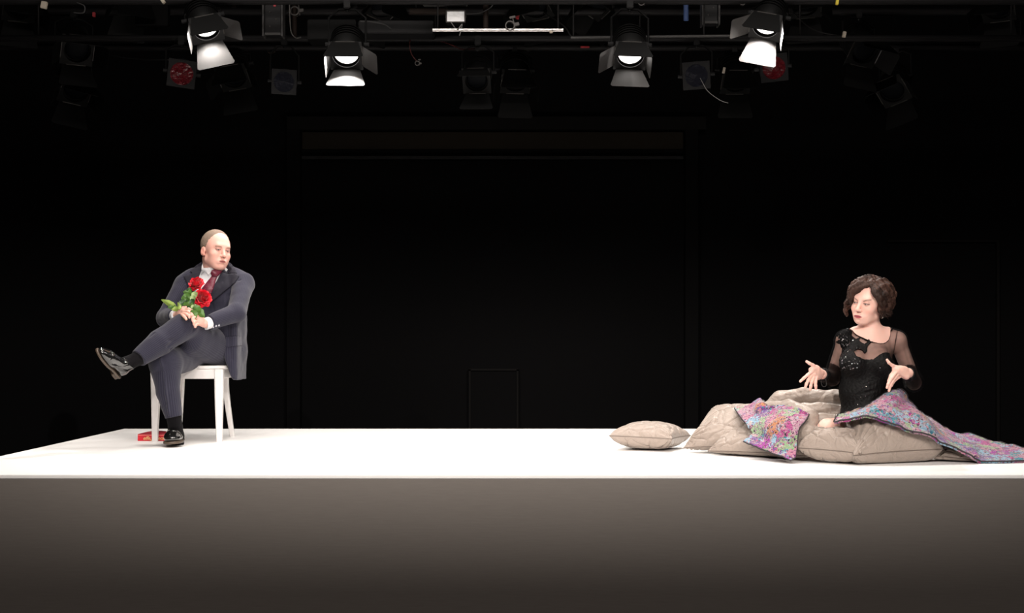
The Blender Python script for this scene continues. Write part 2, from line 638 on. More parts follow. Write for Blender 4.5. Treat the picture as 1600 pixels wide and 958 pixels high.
def lens_mat(name, s):
    m = bpy.data.materials.new(name); m.use_nodes = True
    nt = m.node_tree; b = nt.nodes['Principled BSDF']
    b.inputs['Base Color'].default_value = (0.8, 0.8, 0.8, 1)
    tc = nt.nodes.new('ShaderNodeTexCoord'); w = nt.nodes.new('ShaderNodeTexVoronoi'); w.inputs['Scale'].default_value = 60
    mr = nt.nodes.new('ShaderNodeMapRange'); mr.inputs[3].default_value = s * 1.3; mr.inputs[4].default_value = s * 0.55
    nt.links.new(tc.outputs['Object'], w.inputs['Vector']); nt.links.new(w.outputs['Distance'], mr.inputs[0])
    nt.links.new(mr.outputs[0], b.inputs['Emission Strength'])
    b.inputs['Emission Color'].default_value = (1, 0.95, 0.9, 1)
    return m


M['lens'] = lens_mat('lit_fresnel_lens', 5.0)
M['dark_lens'] = pm('unlit_lens', (0.003, 0.0035, 0.0045), 0.5, spec=0.04)


def front_panel_mat():
    m = pm('grey_front_cladding', (0.2, 0.18, 0.165), 0.75, spec=0.15)
    nt = m.node_tree; b = nt.nodes['Principled BSDF']
    tc = nt.nodes.new('ShaderNodeTexCoord'); mp = nt.nodes.new('ShaderNodeMapping'); mp.inputs['Scale'].default_value = (1.2, 1, 14)
    n = nt.nodes.new('ShaderNodeTexNoise'); n.inputs['Scale'].default_value = 9; n.inputs['Detail'].default_value = 6
    nt.links.new(tc.outputs['Object'], mp.inputs['Vector']); nt.links.new(mp.outputs['Vector'], n.inputs['Vector'])
    mix = nt.nodes.new('ShaderNodeMix'); mix.data_type = 'RGBA'
    mix.inputs[6].default_value = (0.155, 0.138, 0.125, 1); mix.inputs[7].default_value = (0.182, 0.163, 0.147, 1)
    nt.links.new(n.outputs['Fac'], mix.inputs[0]); nt.links.new(mix.outputs[2], b.inputs['Base Color'])
    bp = nt.nodes.new('ShaderNodeBump'); bp.inputs['Strength'].default_value = 0.15; bp.inputs['Distance'].default_value = 0.003
    nt.links.new(n.outputs['Fac'], bp.inputs['Height']); nt.links.new(bp.outputs['Normal'], b.inputs['Normal'])
    return m


M['panel'] = front_panel_mat()

# ================================================================== ROOM SHELL
RX, RY0, RY1, RZ = 7.5, -4.5, 13.0, 6.4


def struct(name, c, h, mat, parent=None, bev=0.0):
    mb = MB(); mb.box(c, h, bev=bev)
    o = mb.build(name, mat, parent)
    if parent is None: o['kind'] = 'structure'
    return o


struct('floor', (0, (RY0 + RY1) / 2, -0.05), (RX, (RY1 - RY0) / 2, 0.05), M['black_floor'])
struct('ceiling', (0, (RY0 + RY1) / 2, RZ + 0.05), (RX, (RY1 - RY0) / 2, 0.05), M['black_wall'])
struct('wall_back', (0, RY1 + 0.1, RZ / 2), (RX, 0.1, RZ / 2), M['black_wall'])
struct('wall_front', (0, RY0 - 0.1, RZ / 2), (RX, 0.1, RZ / 2), M['black_wall'])
struct('wall_left', (-RX - 0.1, (RY0 + RY1) / 2, RZ / 2), (0.1, (RY1 - RY0) / 2, RZ / 2), M['black_wall'])
struct('wall_right', (RX + 0.1, (RY0 + RY1) / 2, RZ / 2), (0.1, (RY1 - RY0) / 2, RZ / 2), M['black_wall'])


def wallrect(px0, py0, px1, py1, D, y0, y1):
    a, b = W(px0, py1, D), W(px1, py0, D)
    return ((a[0] + b[0]) / 2, (y0 + y1) / 2, (a[2] + b[2]) / 2), ((b[0] - a[0]) / 2, (y1 - y0) / 2, (b[2] - a[2]) / 2)


# big portal surround on the back wall, with its header and blind
def trim(n, rect, mat):
    o = struct('trim_%d' % n, *rect, mat)
    return o


trim(1, wallrect(452, 186, 1100, 206, 13, 12.86, 13.0), M['black_trim'])
trim(2, wallrect(452, 206, 472, 770, 13, 12.86, 13.0), M['black_side'])
trim(3, wallrect(1068, 206, 1088, 770, 13, 12.86, 13.0), M['black_side'])
trim(4, wallrect(474, 208, 1066, 234, 13, 12.94, 13.0), M['brown_black'])
trim(5, wallrect(474, 246, 1066, 251, 13, 12.9, 13.0), M['gel_frame'])
trim(6, wallrect(1385, 375, 1558, 379, 13, 12.95, 13.0), M['black_trim'])
trim(7, wallrect(1555, 379, 1559, 770, 13, 12.95, 13.0), M['black_trim'])
d1 = struct('door_1', *wallrect(735, 580, 808, 770, 13, 12.93, 13.0), M['black_wall'])
fr = MB()
for r in ((733, 577, 736, 770), (807, 577, 810, 770), (733, 576, 810, 579)):
    c_, h_ = wallrect(*r, 13, 12.9, 13.0); fr.box(c_, h_)
fr.build('door_frame', M['black_trim'], d1)

# ================================================================== PLATFORM
SY0, SY1, SXH = 5.825, 8.955, 2.715
stage = empty('stage_platform', (0, (SY0 + SY1) / 2, 0), 'wide raised stage platform with white top and grey cladding facing the audience', 'stage')
mb = MB()
mb.box((0, (SY0 + SY1) / 2, STAGE_Z - 0.009), (SXH, (SY1 - SY0) / 2, 0.009), bev=0.003)
mb.build('deck', M['deck'], stage)
mb = MB(); mb.box((0, SY0 + 0.012, (STAGE_Z - 0.018) / 2 - 0.001), (SXH - 0.01, 0.010, (STAGE_Z - 0.018) / 2 - 0.001))
o = mb.build('front_panel', M['panel'], stage); o['label'] = 'grey front panel'
for sx in (-1, 1):
    mb = MB(); mb.box((sx * (SXH - 0.014), (SY0 + SY1) / 2, (STAGE_Z - 0.018) / 2 - 0.001), (0.01, (SY1 - SY0) / 2 - 0.03, (STAGE_Z - 0.018) / 2 - 0.001))
    mb.build('side_panel', M['panel'], stage)
mb = MB(); mb.box((0, SY1 - 0.014, (STAGE_Z - 0.018) / 2 - 0.001), (SXH - 0.03, 0.01, (STAGE_Z - 0.018) / 2 - 0.001))
mb.build('back_panel', M['panel'], stage)


# ================================================================== LIGHTING RIG
RIG = 'pipes of the lighting grid'


def pipe(px0, py0, px1, py1, D0, D1, r, mat, label, rods=()):
    mb = MB()
    a, b = W(px0, py0, D0), W(px1, py1, D1)
    mb.tube([a + (b - a) * t for t in np.linspace(0, 1, 12)], r, 14)
    o = mb.build('rig_pipe', mat, smooth=True)
    tag(auto_smooth(o, 50), label, 'pipe', RIG)
    for i, px in enumerate(rods):   # suspension rods up to the ceiling
        t = (px - px0) / (px1 - px0); q = a + (b - a) * t
        m2 = MB(); m2.tube([q + np.array([0, 0, r * 0.9]), np.array([q[0], q[1], RZ])], 0.006, 8)
        where = ('first', 'second', 'third', 'fourth')[i]
        tag(m2.build('suspension_rod', M['pipe_dark'], smooth=True), 'thin rod, %s from left, on the %s' % (where, ' '.join(label.split(',')[0].split()[:9])), 'rod', 'suspension rods of the grid')


PIPES = {'A': (8.62, 2), 'B': (9.2, 60), 'C': (9.6, 18), 'D': (10.2, 74), 'E': (9.6, -60)}
pipe(-60, 2, 1700, 2, 8.62, 8.62, 0.024, M['pipe_dark'], 'nearest dark pipe, cropped by the top edge, carrying the four lit spotlights', (150, 640, 1040, 1500))
pipe(-60, 60, 1700, 60, 9.2, 9.2, 0.024, M['pipe_dark'], 'long dark pipe just below the bright metal pipe', (60, 680, 1250, 1580))
pipe(-60, 18, 1700, 18, 9.6, 9.6, 0.03, M['pipe_dark'], 'long dark pipe near the top, level with the small white floodlight', (30, 700, 1330, 1590))
pipe(-60, 74, 1700, 74, 10.2, 10.2, 0.03, M['pipe_dark'], 'lowest and farthest long dark pipe of the grid', (20, 620, 1000, 1595))
pipe(-60, -60, 1700, -60, 9.6, 9.6, 0.03, M['pipe_dark'], 'dark pipe above the picture carrying the upper unlit lanterns', (-30, 1660))
pipe(676, 47, 880, 47, 8.62, 8.62, 0.0125, M['chrome'], 'shiny bright metal pipe across the middle of the grid', (684, 872))
pipe(892, 59, 1142, 56, 8.72, 8.72, 0.0085, M['pipe_grey'], 'thin pale grey tube running to the upper right lit spotlight', (896, 1100))
pipe(640, 18, 700, 18, 9.0, 9.0, 0.022, M['rust'], 'short brownish pipe left of the small white floodlight', (650,))


def droppipe(px, py, D, r, mat, label):
    a = W(px, py, D)
    mb = MB(); mb.tube([a + (np.array([a[0], a[1], RZ]) - a) * t for t in np.linspace(0, 1, 8)], r, 14)
    tag(auto_smooth(mb.build('drop_pipe', mat, smooth=True), 50), label, 'pipe', RIG)


droppipe(460, 58, 9.15 - 0.02, 0.018, M['rust'], 'vertical brownish drop pipe beside the tall left grey box')
droppipe(759, 45, 8.70, 0.018, M['rust'], 'vertical brown drop pipe ending at the bright metal pipe')
droppipe(1072, 32, 9.1, 0.019, M['blue_tape'], 'short vertical blue sleeved pipe left of the right grey box')


def flatbox(name, px0, py0, px1, py1, D, depth, mat, label, cat, bev=0.006, tilt=0.0, group=None):
    a, b = W(px0, py1, D), W(px1, py0, D)
    mb = MB(); mb.box(((a[0] + b[0]) / 2, D + depth / 2, (a[2] + b[2]) / 2), ((b[0] - a[0]) / 2, depth / 2, (b[2] - a[2]) / 2), rotm(0, 0, tilt), bev)
    o = mb.build(name, mat)
    return tag(o, label, cat, group)


# tall flat dimmer-like boxes hanging between the pipes, each with side rails and rivets
def hanging_box(px0, px1, py1, D, label, redmark):
    a, b = W(px0, py1, D), W(px1, -60, D); b[2] = RZ
    root = empty('cable_tray', ((a[0] + b[0]) / 2, D, a[2]), label, 'box', 'tall grey boxes hanging in the grid')
    c = np.array(((a[0] + b[0]) / 2, D + 0.04, (a[2] + b[2]) / 2)); h = np.array(((b[0] - a[0]) / 2, 0.04, (b[2] - a[2]) / 2))
    mb = MB(); mb.box(c, h, bev=0.004); mb.build('body', M['gel_frame'], root)
    for s in (-1, 1):
        mb = MB(); mb.box(c + np.array([s * (h[0] + 0.01), -0.01, 0]), (0.006, 0.05, h[2] + 0.01), bev=0.002); mb.build('side_rail', M['pipe_grey'], root)
    mb = MB(); mb.box((c[0], D - 0.004, a[2] + 0.008), (h[0], 0.006, 0.008)); mb.build('bottom_lip', M['pipe_grey'], root)
    for k in range(6):
        mb = MB(); mb.lathe([(0.0, -0.004), (0.004, -0.003), (0.006, 0.0)], (c[0] + (0.4 if k % 2 else -0.4) * h[0], D, a[2] + 0.06 + 0.05 * k), n=8)
        mb.build('rivet', M['steel'], root)
    if redmark:
        mb = MB(); mb.box((c[0] + 0.012, D - 0.002, W(0, 0, D)[2] - 0.005), (0.008, 0.002, 0.04)); mb.build('red_strip', M['red_tape'], root)
    return root


hanging_box(414, 439, 55, 8.8, 'tall grey metal box with a red strip, hanging near the upper left spotlight', True)
hanging_box(1100, 1121, 37, 8.8, 'tall grey metal box left of the upper right spotlight, beside the blue pipe', False)
flatbox('duct_panel', 560, 32, 677, 52, 8.98, 0.2, M['gel_frame'], 'dull dark grey flat panel ending at the bright metal pipe', 'panel')
flatbox('duct_panel', 210, 4, 262, 40, 9.5, 0.07, M['metal_black'], 'black box shape behind the grid left of the upper left spotlight', 'panel')
flatbox('duct_panel', 660, -20, 730, 5, 8.65, 0.1, M['pipe_grey'], 'grey panel edge at the top above the small white floodlight', 'panel')
flatbox('duct_panel', 480, 30, 556, 62, 9.0, 0.19, M['metal_black'], 'black beam stretch behind the second lit spotlight', 'panel')

# small white flood unit
a = W(712, 26, 8.7)
fl = empty('floodlight', a, 'small white rectangular floodlight at the top centre of the grid', 'lamp')
mb = MB(); mb.box(a + np.array([0, 0.05, 0]), (0.066, 0.045, 0.040), bev=0.006); mb.build('housing', M['metal_black'], fl)
mb = MB()
for s in (-1, 1):
    mb.box(a + np.array([s * 0.062, -0.004, 0]), (0.004, 0.008, 0.040)); mb.box(a + np.array([0, -0.004, s * 0.038]), (0.064, 0.008, 0.003))
mb.build('rim', M['steel'], fl)
flm = lens_mat('floodlight_glass', 0.35)
mb = MB(); mb.box(a + np.array([0, 0.0, 0]), (0.058, 0.003, 0.034)); mb.build('glass', flm, fl)
mb = MB(); mb.tube([a + np.array([-.07, .03, 0]), a + np.array([-.07, .03, .07]), a + np.array([.07, .03, .07]), a + np.array([.07, .03, 0])], 0.004, 8); mb.build('bracket', M['pipe_grey'], fl)


# theatre spotlights with barn doors -------------------------------------------------
def stage_lamp(px, py, D, yaw, pitch, roll, label, doors, lit=None, size=1.0, group='lit spotlights hanging over the platform', door_mat=None,
               gel=None, lens_r=0.088, pipe_id='A'):
    """forward = local -Y. doors: (top, bottom, left, right) opening angles in degrees away from the beam, None = absent"""
    R = rotm(yaw, pitch, roll)
    PD, PY = PIPES[pipe_id]
    D = PD - (R @ np.array([0, 0.12 * size, 0]))[1]
    c = W(px, py, D)
    clampz = (W(px, PY, PD)[2] - (c + R @ np.array([0, 0.12 * size, 0]))[2] - 0.055) / size
    root = empty('stage_spotlight', c, label, 'lamp', group)
    s = size
    L = lambda x, y, z: c + R @ (np.array([x, y, z]) * s)
    mb = MB()
    mb.lathe([(0.0, 0.27 * s), (0.07 * s, 0.27 * s), (0.10 * s, 0.24 * s), (0.115 * s, 0.18 * s), (0.115 * s, 0.02 * s), (0.105 * s, 0.0), (lens_r * s, -0.002 * s), (lens_r * s, 0.03 * s)], c, R, 28)
    for k in range(4):
        mb.lathe([(0.115 * s, (0.10 + 0.03 * k) * s), (0.124 * s, (0.10 + 0.03 * k) * s), (0.124 * s, (0.108 + 0.03 * k) * s), (0.115 * s, (0.108 + 0.03 * k) * s)], c, R, 28)
    auto_smooth(mb.build('housing', M['metal_black'], root), 40)
    mb = MB(); prof = [(0.0, -0.012 * s)] + [(lens_r * s * math.sin(q), (-0.012 + 0.02 * (1 - math.cos(q))) * s) for q in np.linspace(0.15, PI / 2, 7)]
    mb.lathe(prof, c, R, 28)
    mb.build('lens', M['lens'] if lit else (M['dark_lens'] if gel is None else M['dark_lens']), root, smooth=True)
    # square runner ring in front
    h = 0.118
    mb = MB(); n = 24
    P0 = []
    for q in range(n):
        a_ = 2 * PI * q / n
        ca, sa = math.cos(a_), math.sin(a_)
        m_ = max(abs(ca), abs(sa))
        P0.append((ca / m_ * h, sa / m_ * h, ca * 0.098, sa * 0.098))
    V = []
    for y in (-0.022, -0.030):
        for (ox, oz, ix, iz) in P0: V.append(L(ox, y, oz)); V.append(L(ix, y, iz))
    Fc = []
    for q in range(n):
        a0, a1 = 2 * q, 2 * ((q + 1) % n); b0, b1 = a0 + 2 * n, a1 + 2 * n
        Fc += [(a0, a1, a1 + 1, a0 + 1), (b0, b0 + 1, b1 + 1, b1), (a0, b0, b1, a1), (a0 + 1, a1 + 1, b1 + 1, b0 + 1)]
    mb.add(V, Fc)
    mb.build('gel_holder', M['gel_frame'] if (lit or gel) else M['metal_black'], root)
    if gel:
        mb = MB(); mb.box(L(0, -0.026, 0), (h * 0.86 * s, 0.002 * s, h * 0.86 * s), R)
        mb.build('gel_sheet', gel, root)
    dm = door_mat or M['door_metal']
    if doors:
        for k, (nm, th) in enumerate(zip(('top', 'bottom', 'left', 'right'), doors)):
            if th is None: continue
            t = math.radians(th)
            if k < 2:
                sg = 1 if k == 0 else -1
                hinge = np.array([0, -0.03, sg * h]); d = np.array([0, -math.cos(t), sg * math.sin(t)]); sd = np.array([1.0, 0, 0]); wn, wf, ln = 0.095, 0.14, 0.20
            else:
                sg = 1 if k == 3 else -1
                hinge = np.array([sg * h, -0.03, 0]); d = np.array([sg * math.sin(t), -math.cos(t), 0]); sd = np.array([0, 0, 1.0]); wn, wf, ln = 0.085, 0.085, 0.16
            pts = [hinge - sd * wn, hinge + sd * wn, hinge + d * ln * 0.93 + sd * wf, hinge + d * ln + sd * (wf - 0.012), hinge + d * ln - sd * (wf - 0.012), hinge + d * ln * 0.93 - sd * wf]
            mb = MB(); mb.plate([L(*p) for p in pts], 0.003 * s); dr = mb.build('barn_door', M['metal_black'] if k == 0 else dm, root)
            mb = MB(); mb.tube([L(*(hinge - sd * 0.07)), L(*(hinge + sd * 0.07))], 0.005 * s, 8); mb.build('hinge', M['steel'], dr)
    # yoke, drawn between the housing sides and a clamp above
    ax = R @ np.array([1.0, 0, 0])
    mid = L(0, 0.12, 0)
    top = mid + np.array([0, 0.0, clampz * s])
    pl, pr = mid - ax * 0.135 * s, mid + ax * 0.135 * s
    mb = MB(); mb.tube([pl, pl + (top - mid) * 0.75, top - ax * 0.06 * s, top + ax * 0.06 * s, pr + (top - mid) * 0.75, pr], 0.009 * s, 8); mb.build('yoke', M['metal_black'], root)
    for sgn in (-1, 1):
        q = mid + ax * 0.115 * s * sgn
        mb = MB(); mb.tube([q, q + ax * 0.045 * s * sgn], 0.016 * s, 10); mb.build('knob', M['gel_frame'], root)
    mb = MB(); mb.box(top + np.array([0, 0, 0.035]), (0.022, 0.03, 0.035), bev=0.006); mb.tube([top + np.array([0, 0, -0.015]), top + np.array([0, 0, 0.01])], 0.01, 8)
    mb.build('clamp', M['gel_frame'], root)
    if lit:
        power, ang, dn = lit
        l = bpy.data.lights.new('spotlight_beam', 'SPOT'); l.energy = power; l.spot_size = math.radians(ang); l.spot_blend = 0.35
        l.shadow_soft_size = 0.03; l.color = (1, 0.95, 0.9)
        lo = bpy.data.objects.new('spotlight_beam', l); COL.objects.link(lo)
        lo.parent = root
        lo.location = tuple(R @ np.array([0, -0.02, 0]))
        lo.rotation_euler = Vector(tuple(R @ np.array([0, -math.cos(math.radians(dn)), -math.sin(math.radians(dn))]))).to_track_quat('-Z', 'Y').to_euler()
    return root


stage_lamp(322, 42, 8.5, 30, 46, -22, 'lit spotlight with open barn doors, far left of the four lit ones', (-2, 30, 16, 46), (55, 132, 14), size=0.9)
stage_lamp(541, 84, 8.5, 2, 46, 0, 'lit spotlight with level barn doors, second from the left, its lower door glowing', (3, 0, 8, 45), (170, 104, 0), size=0.92)
stage_lamp(985, 84, 8.5, -2, 46, 3, 'lit spotlight third from the left, right of centre, with grey lower door', (3, 2, 45, 8), (7, 60, -10), size=0.92)
stage_lamp(1197, 38, 8.5, -30, 46, 20, 'brightest lit spotlight with white glowing lower door, far right of the lit ones', (-2, 30, 46, 16), (200, 132, 14), size=0.9)

DK = 'unlit lanterns hanging in the dark grid'
stage_lamp(284, 115, 8.9, 14, 14, 6, 'unlit lantern with crumpled red gel left below the upper left spotlight', None, gel=M['red_gel'], group=DK, size=0.82, pipe_id='B')
stage_lamp(1209, 106, 8.9, -8, 12, -5, 'unlit lantern with dark red gel behind the brightest spotlight', None, gel=M['red_gel'], group=DK, size=0.82, pipe_id='B')
stage_lamp(1088, 118, 9.0, -8, 12, -3, 'unlit lantern with dark blue gel, right of the third lit spotlight', None, gel=M['blue_gel'], group=DK, size=0.82, pipe_id='B')
stage_lamp(444, 128, 9.2, 8, 12, 2, 'faint unlit lantern with dark blue gel under the tall left box', None, gel=M['blue_gel'], group=DK, size=0.74, pipe_id='B')
DM = dict(group=DK, door_mat=M['metal_black'])
stage_lamp(806, 124, 9.4, 6, 50, 0, 'unlit lantern with barn doors hanging right of the picture centre', (-5, 35, 25, 20), pipe_id='D', **DM)
stage_lamp(745, 124, 9.6, -4, 40, 0, 'unlit boxy lantern with faint brown edge left of the picture centre', (10, 10, None, None), group=DK, size=0.85, door_mat=M['metal_black'], pipe_id='B')
stage_lamp(1150, 125, 9.3, 0, 50, 0, 'unlit lantern with barn doors just left of the dark red gel', (-5, 30, 40, None), pipe_id='D', **DM)
stage_lamp(1395, 140, 9.4, -28, 40, -20, 'unlit lantern with edge-lit barn doors in the dark right part', (5, 30, 20, 30), pipe_id='D', **DM)
stage_lamp(118, 140, 9.4, 24, 45, 12, 'unlit lantern with two faint slanted doors in the dark left part', (5, 30, 25, 30), pipe_id='D', **DM)
stage_lamp(120, 76, 9.1, 30, 35, 0, 'unlit dark lantern above the far left pair of slanted doors', (5, 25, 30, 30), pipe_id='C', **DM)
stage_lamp(365, 118, 9.0, 10, 48, -15, 'unlit lantern in the shade right behind the upper left spotlight', (-5, 30, 30, 30), pipe_id='D', **DM)
stage_lamp(598, 8, 9.0, 25, 60, 20, 'unlit lantern tilted at the top left of the flat grey panel', (0, 30, 30, 30), pipe_id='E', **DM)
stage_lamp(836, 8, 9.1, -20, 55, -10, 'unlit lantern above the right end of the bright metal pipe', (0, 20, 30, 40), pipe_id='E', **DM)
stage_lamp(930, 4, 9.1, -35, 55, -30, 'unlit lantern slanted over the left end of the thin pale tube', (0, 30, 30, 30), pipe_id='E', **DM)
stage_lamp(1258, 4, 9.3, -15, 50, 0, 'unlit lantern near the yellow tape on the right', (0, 30, 30, 30), pipe_id='E', **DM)
stage_lamp(1350, 78, 9.2, 10, 40, 10, 'unlit lantern left of the slanting pipe on the right', (0, 30, 30, 30), pipe_id='C', **DM)
stage_lamp(1560, 10, 9.4, -30, 50, 0, 'unlit lantern in the far top right corner', (0, 30, 30, 30), pipe_id='E', **DM)
stage_lamp(30, 10, 9.4, 30, 50, 0, 'unlit lantern in the far top left corner', (0, 30, 30, 30), pipe_id='E', **DM)
stage_lamp(206, 2, 9.0, 20, 65, 10, 'unlit lantern at the top between the left corner and the upper left spotlight', (0, 30, 30, 30), pipe_id='E', **DM)


def small_clamp(px, py, D, mat, label, sz=1.0, tilt=0):
    """pipe coupler: C-shaped jaw with a wing bolt"""
    c = W(px, py, D); R = rotm(0, 0, tilt)
    mb = MB()
    mb.lathe([(0.026 * sz, -0.02 * sz), (0.034 * sz, -0.02 * sz), (0.034 * sz, 0.02 * sz), (0.026 * sz, 0.02 * sz), (0.026 * sz, -0.02 * sz)], c, R, 16)
    mb.box(c + R @ np.array([0.045 * sz, 0, 0]), (0.018 * sz, 0.014 * sz, 0.012 * sz), R, 0.003)
    mb.tube([c + R @ np.array([0.03 * sz, 0, -0.03 * sz]), c + R @ np.array([0.03 * sz, 0, 0.05 * sz])], 0.006 * sz, 8)
    mb.box(c + R @ np.array([0.03 * sz, 0, 0.055 * sz]), (0.02 * sz, 0.004, 0.008 * sz), R, 0.002)
    o = mb.build('pipe_clamp', mat)
    return tag(o, label, 'clamp', 'pipe clamps in the grid')


for px, py, D, m_, lb, sz in ((461, 18, 9.13, 'steel', 'worn steel pipe clamp on the brownish drop pipe beside the tall left box', 1.0), (797, 41, 8.62, 'steel', 'pipe clamp gripping the bright metal pipe right of its middle', 1.0),
                              (746, 76, 10.2, 'steel', 'small pipe clamp below the middle of the bright metal pipe', 0.6), (423, 78, 10.2, 'rust', 'brownish clamp hanging under the tall left box', 0.9),
                              (652, 99, 9.17, 'steel', 'little pale clamp below the red cable loop', 0.5), (1102, 74, 10.2, 'steel', 'faint clamp right of the third lit spotlight', 0.5),
                              (1352, 20, 9.6, 'steel', 'small clamp on the upper pipe in the dark right part', 0.5), (155, 20, 9.6, 'steel', 'small clamp beside the red tape on the left', 0.5),
                              (555, 16, 9.6, 'gel_frame', 'dark clamp above the second lit spotlight', 0.7), (1002, 4, 8.62, 'steel', 'faint clamp above the third lit spotlight', 0.7),
                              (1160, 4, 8.62, 'steel', 'clamp above the brightest spotlight', 0.6), (365, 16, 9.6, 'rust', 'brownish clamp above the upper left spotlight', 0.7),
                              (825, 77, 10.2, 'steel', 'tiny hanging clamp right of the picture centre', 0.5)):
    small_clamp(px, py, D, M[m_], lb, sz, random.uniform(-20, 20))


def tapebit(px, py, w, h, D, mat, label, tilt=0):
    c = W(px, py, D); s = D / F
    mb = MB(); mb.box(c, (w / 2 * s, 0.012, h / 2 * s), rotm(0, 0, tilt), 0.002)
    return tag(mb.build('tape_tag', mat), label, 'tag', 'bits of tape and tags in the grid')


tapebit(69, 8, 9, 11, 8.59, M['cream_tape'], 'small cream paper tag with grey marks near the top left corner', 12)
tapebit(147, 23, 4, 7, 9.56, M['red_tape'], 'small red tape bit near the top left')
tapebit(162, 77, 7, 4, 10.16, M['cream_tape'], 'pale tag on the lowest dark pipe at the left')
tapebit(1308, 3, 4, 9, 8.59, M['yellow_tape'], 'yellow tape bit at the top right of centre', 5)
tapebit(1319, 54, 5, 9, 9.17, M['cream_tape'], 'cream tape bit on a dark pipe in the right part', 10)
tapebit(914, 73.5, 14, 2.5, 10.165, M['red_tape'], 'thin pinkish tape strip left of the third lit spotlight')
tapebit(583, 56, 6, 3, 9.17, M['cream_tape'], 'tiny pale tag right above the second lit spotlight')
tapebit(861, 50, 5, 3, 8.61, M['cream_tape'], 'tiny pale tag under the right end of the bright metal pipe')
tapebit(809, 24, 5, 12, 9.56, M['red_tape'], 'dull red tape above the clamp on the bright metal pipe', 10)
tapebit(255, 2, 5, 7, 8.59, M['cream_tape'], 'pale tag at the top edge left of the upper left spotlight', -35)
tapebit(1131, 110, 4, 9, 10.0, M['cream_tape'], 'pale bit hanging left behind the brightest spotlight', 12)
tapebit(1524, 18, 5, 5, 9.56, M['cream_tape'], 'pale dot of tape near the far top right lantern')


def cable(pts, D, r, mat, label):
    P3 = catmull([W(p[0], p[1], p[2] if len(p) > 2 else D) for p in pts], 40)
    mb = MB(); mb.tube(P3, r, 8)
    o = mb.build('power_cable', mat, smooth=True)
    return tag(o, label, 'cable', 'cables looping in the grid')


cable([(640, 58, 9.17), (668, 60, 9.3), (700, 68, 9.6), (722, 77, 9.9), (742, 76, 10.17)], 8.9, 0.004, M['red_cable'], 'thin red cable swagging below the flat grey panel')
cable([(643, 58), (640, 68), (643, 84), (652, 97)], 9.17, 0.004, M['red_cable'], 'red cable end curling down below the flat grey panel')
cable([(452, 2, 8.6), (453, 30, 8.75), (455, 50, 9.0), (462, 59, 9.12), (470, 58, 9.17)], 8.7, 0.004, M['grey_cable'], 'grey cable hooking round beside the tall left box')
cable([(658, -2), (680, 3), (700, 4), (718, 0)], 8.64, 0.005, M['grey_cable'], 'pale grey cable dipping in at the top above the short brownish pipe')
cable([(722, 22, 8.72), (750, 20, 8.7), (768, 10, 8.64), (768, 2, 8.62)], 8.8, 0.004, M['black_cable'], 'black cable right of the small white floodlight')
cable([(562, 33), (580, 34), (600, 38), (612, 46)], 8.98, 0.006, M['black_cable'], 'black cable over the flat grey panel')
cable([(704, 34, 8.7), (714, 46, 8.61), (722, 38, 8.62), (718, 56, 8.61)], 8.5, 0.0035, M['grey_cable'], 'short curly grey cable under the small white floodlight')
cable([(120, 4), (132, 10), (130, 20), (115, 20)], 8.6, 0.005, M['black_cable'], 'dark cable coil near the red tape bit')
cable([(140, 76, 10.15), (180, 88, 9.9), (220, 93, 9.6), (264, 94, 9.2)], 9.0, 0.005, M['black_cable'], 'dark cable drooping toward the red gel lantern')
cable([(1094, 122, 9.07), (1104, 140), (1115, 150), (1128, 158), (1138, 161)], 9.06, 0.003, M['grey_cable'], 'thin cable end below the dark blue gel lantern')
cable([(1240, 20, 9.57), (1270, 46, 9.4), (1320, 58, 9.2)], 9.0, 0.004, M['black_cable'], 'dark cable right of the brightest spotlight')
cable([(850, 20, 9.57), (880, 40, 9.1), (893, 58, 8.74)], 8.9, 0.005, M['black_cable'], 'black cable falling to the thin pale tube')

# front-of-house lanterns behind the camera, each with a lowered shutter
for i, (p, t) in enumerate(zip(FOH, FOH_AIM)):
    root = empty('front_spotlight', p, 'black profile spotlight high behind the audience, %s along its bar' % ('first', 'second', 'third', 'fourth')[i], 'lamp', 'front of house spotlights')
    c = np.array(p)
    mb = MB(); mb.box(c + np.array([0, -0.28, 0.02]), (0.1, 0.2, 0.1), bev=0.02); mb.build('housing', M['metal_black'], root)
    # unseen horizontal shutters added to cut the beam: the lower lets the direct light fade out down the platform's front, the upper keeps it off the grid
    dy = 0.9
    for nm, ty, tz, sg in (('lower', SY0, SHUT_LOW, -1), ('upper', 8.6, SHUT_UP, 1)):
        k = dy / (ty - p[1]); zc = p[2] + (tz - p[2]) * k
        y1 = p[1] + dy
        mb = MB(); mb.plate([(p[0] - 1.1, y1, zc), (p[0] + 1.1, y1, zc), (p[0] + 1.1, y1 - 0.06, zc + sg * 0.55), (p[0] - 1.1, y1 - 0.06, zc + sg * 0.55)], 0.003)
        zb = p[2] + sg * 0.09
        mb.plate([(p[0] - 0.12, p[1] - 0.06, zb), (p[0] + 0.12, p[1] - 0.06, zb), (p[0] + 1.1, y1 - 0.06, zc + sg * 0.55), (p[0] - 1.1, y1 - 0.06, zc + sg * 0.55)], 0.003)
        mb.build('barn_door', M['metal_black'], root)
mb = MB(); mb.tube([(-5, -2.4, 5.35), (5, -2.4, 5.35)], 0.025, 12)
tag(mb.build('rig_pipe', M['pipe_dark'], smooth=True), 'dark bar carrying the front of house spotlights behind the audience', 'pipe')

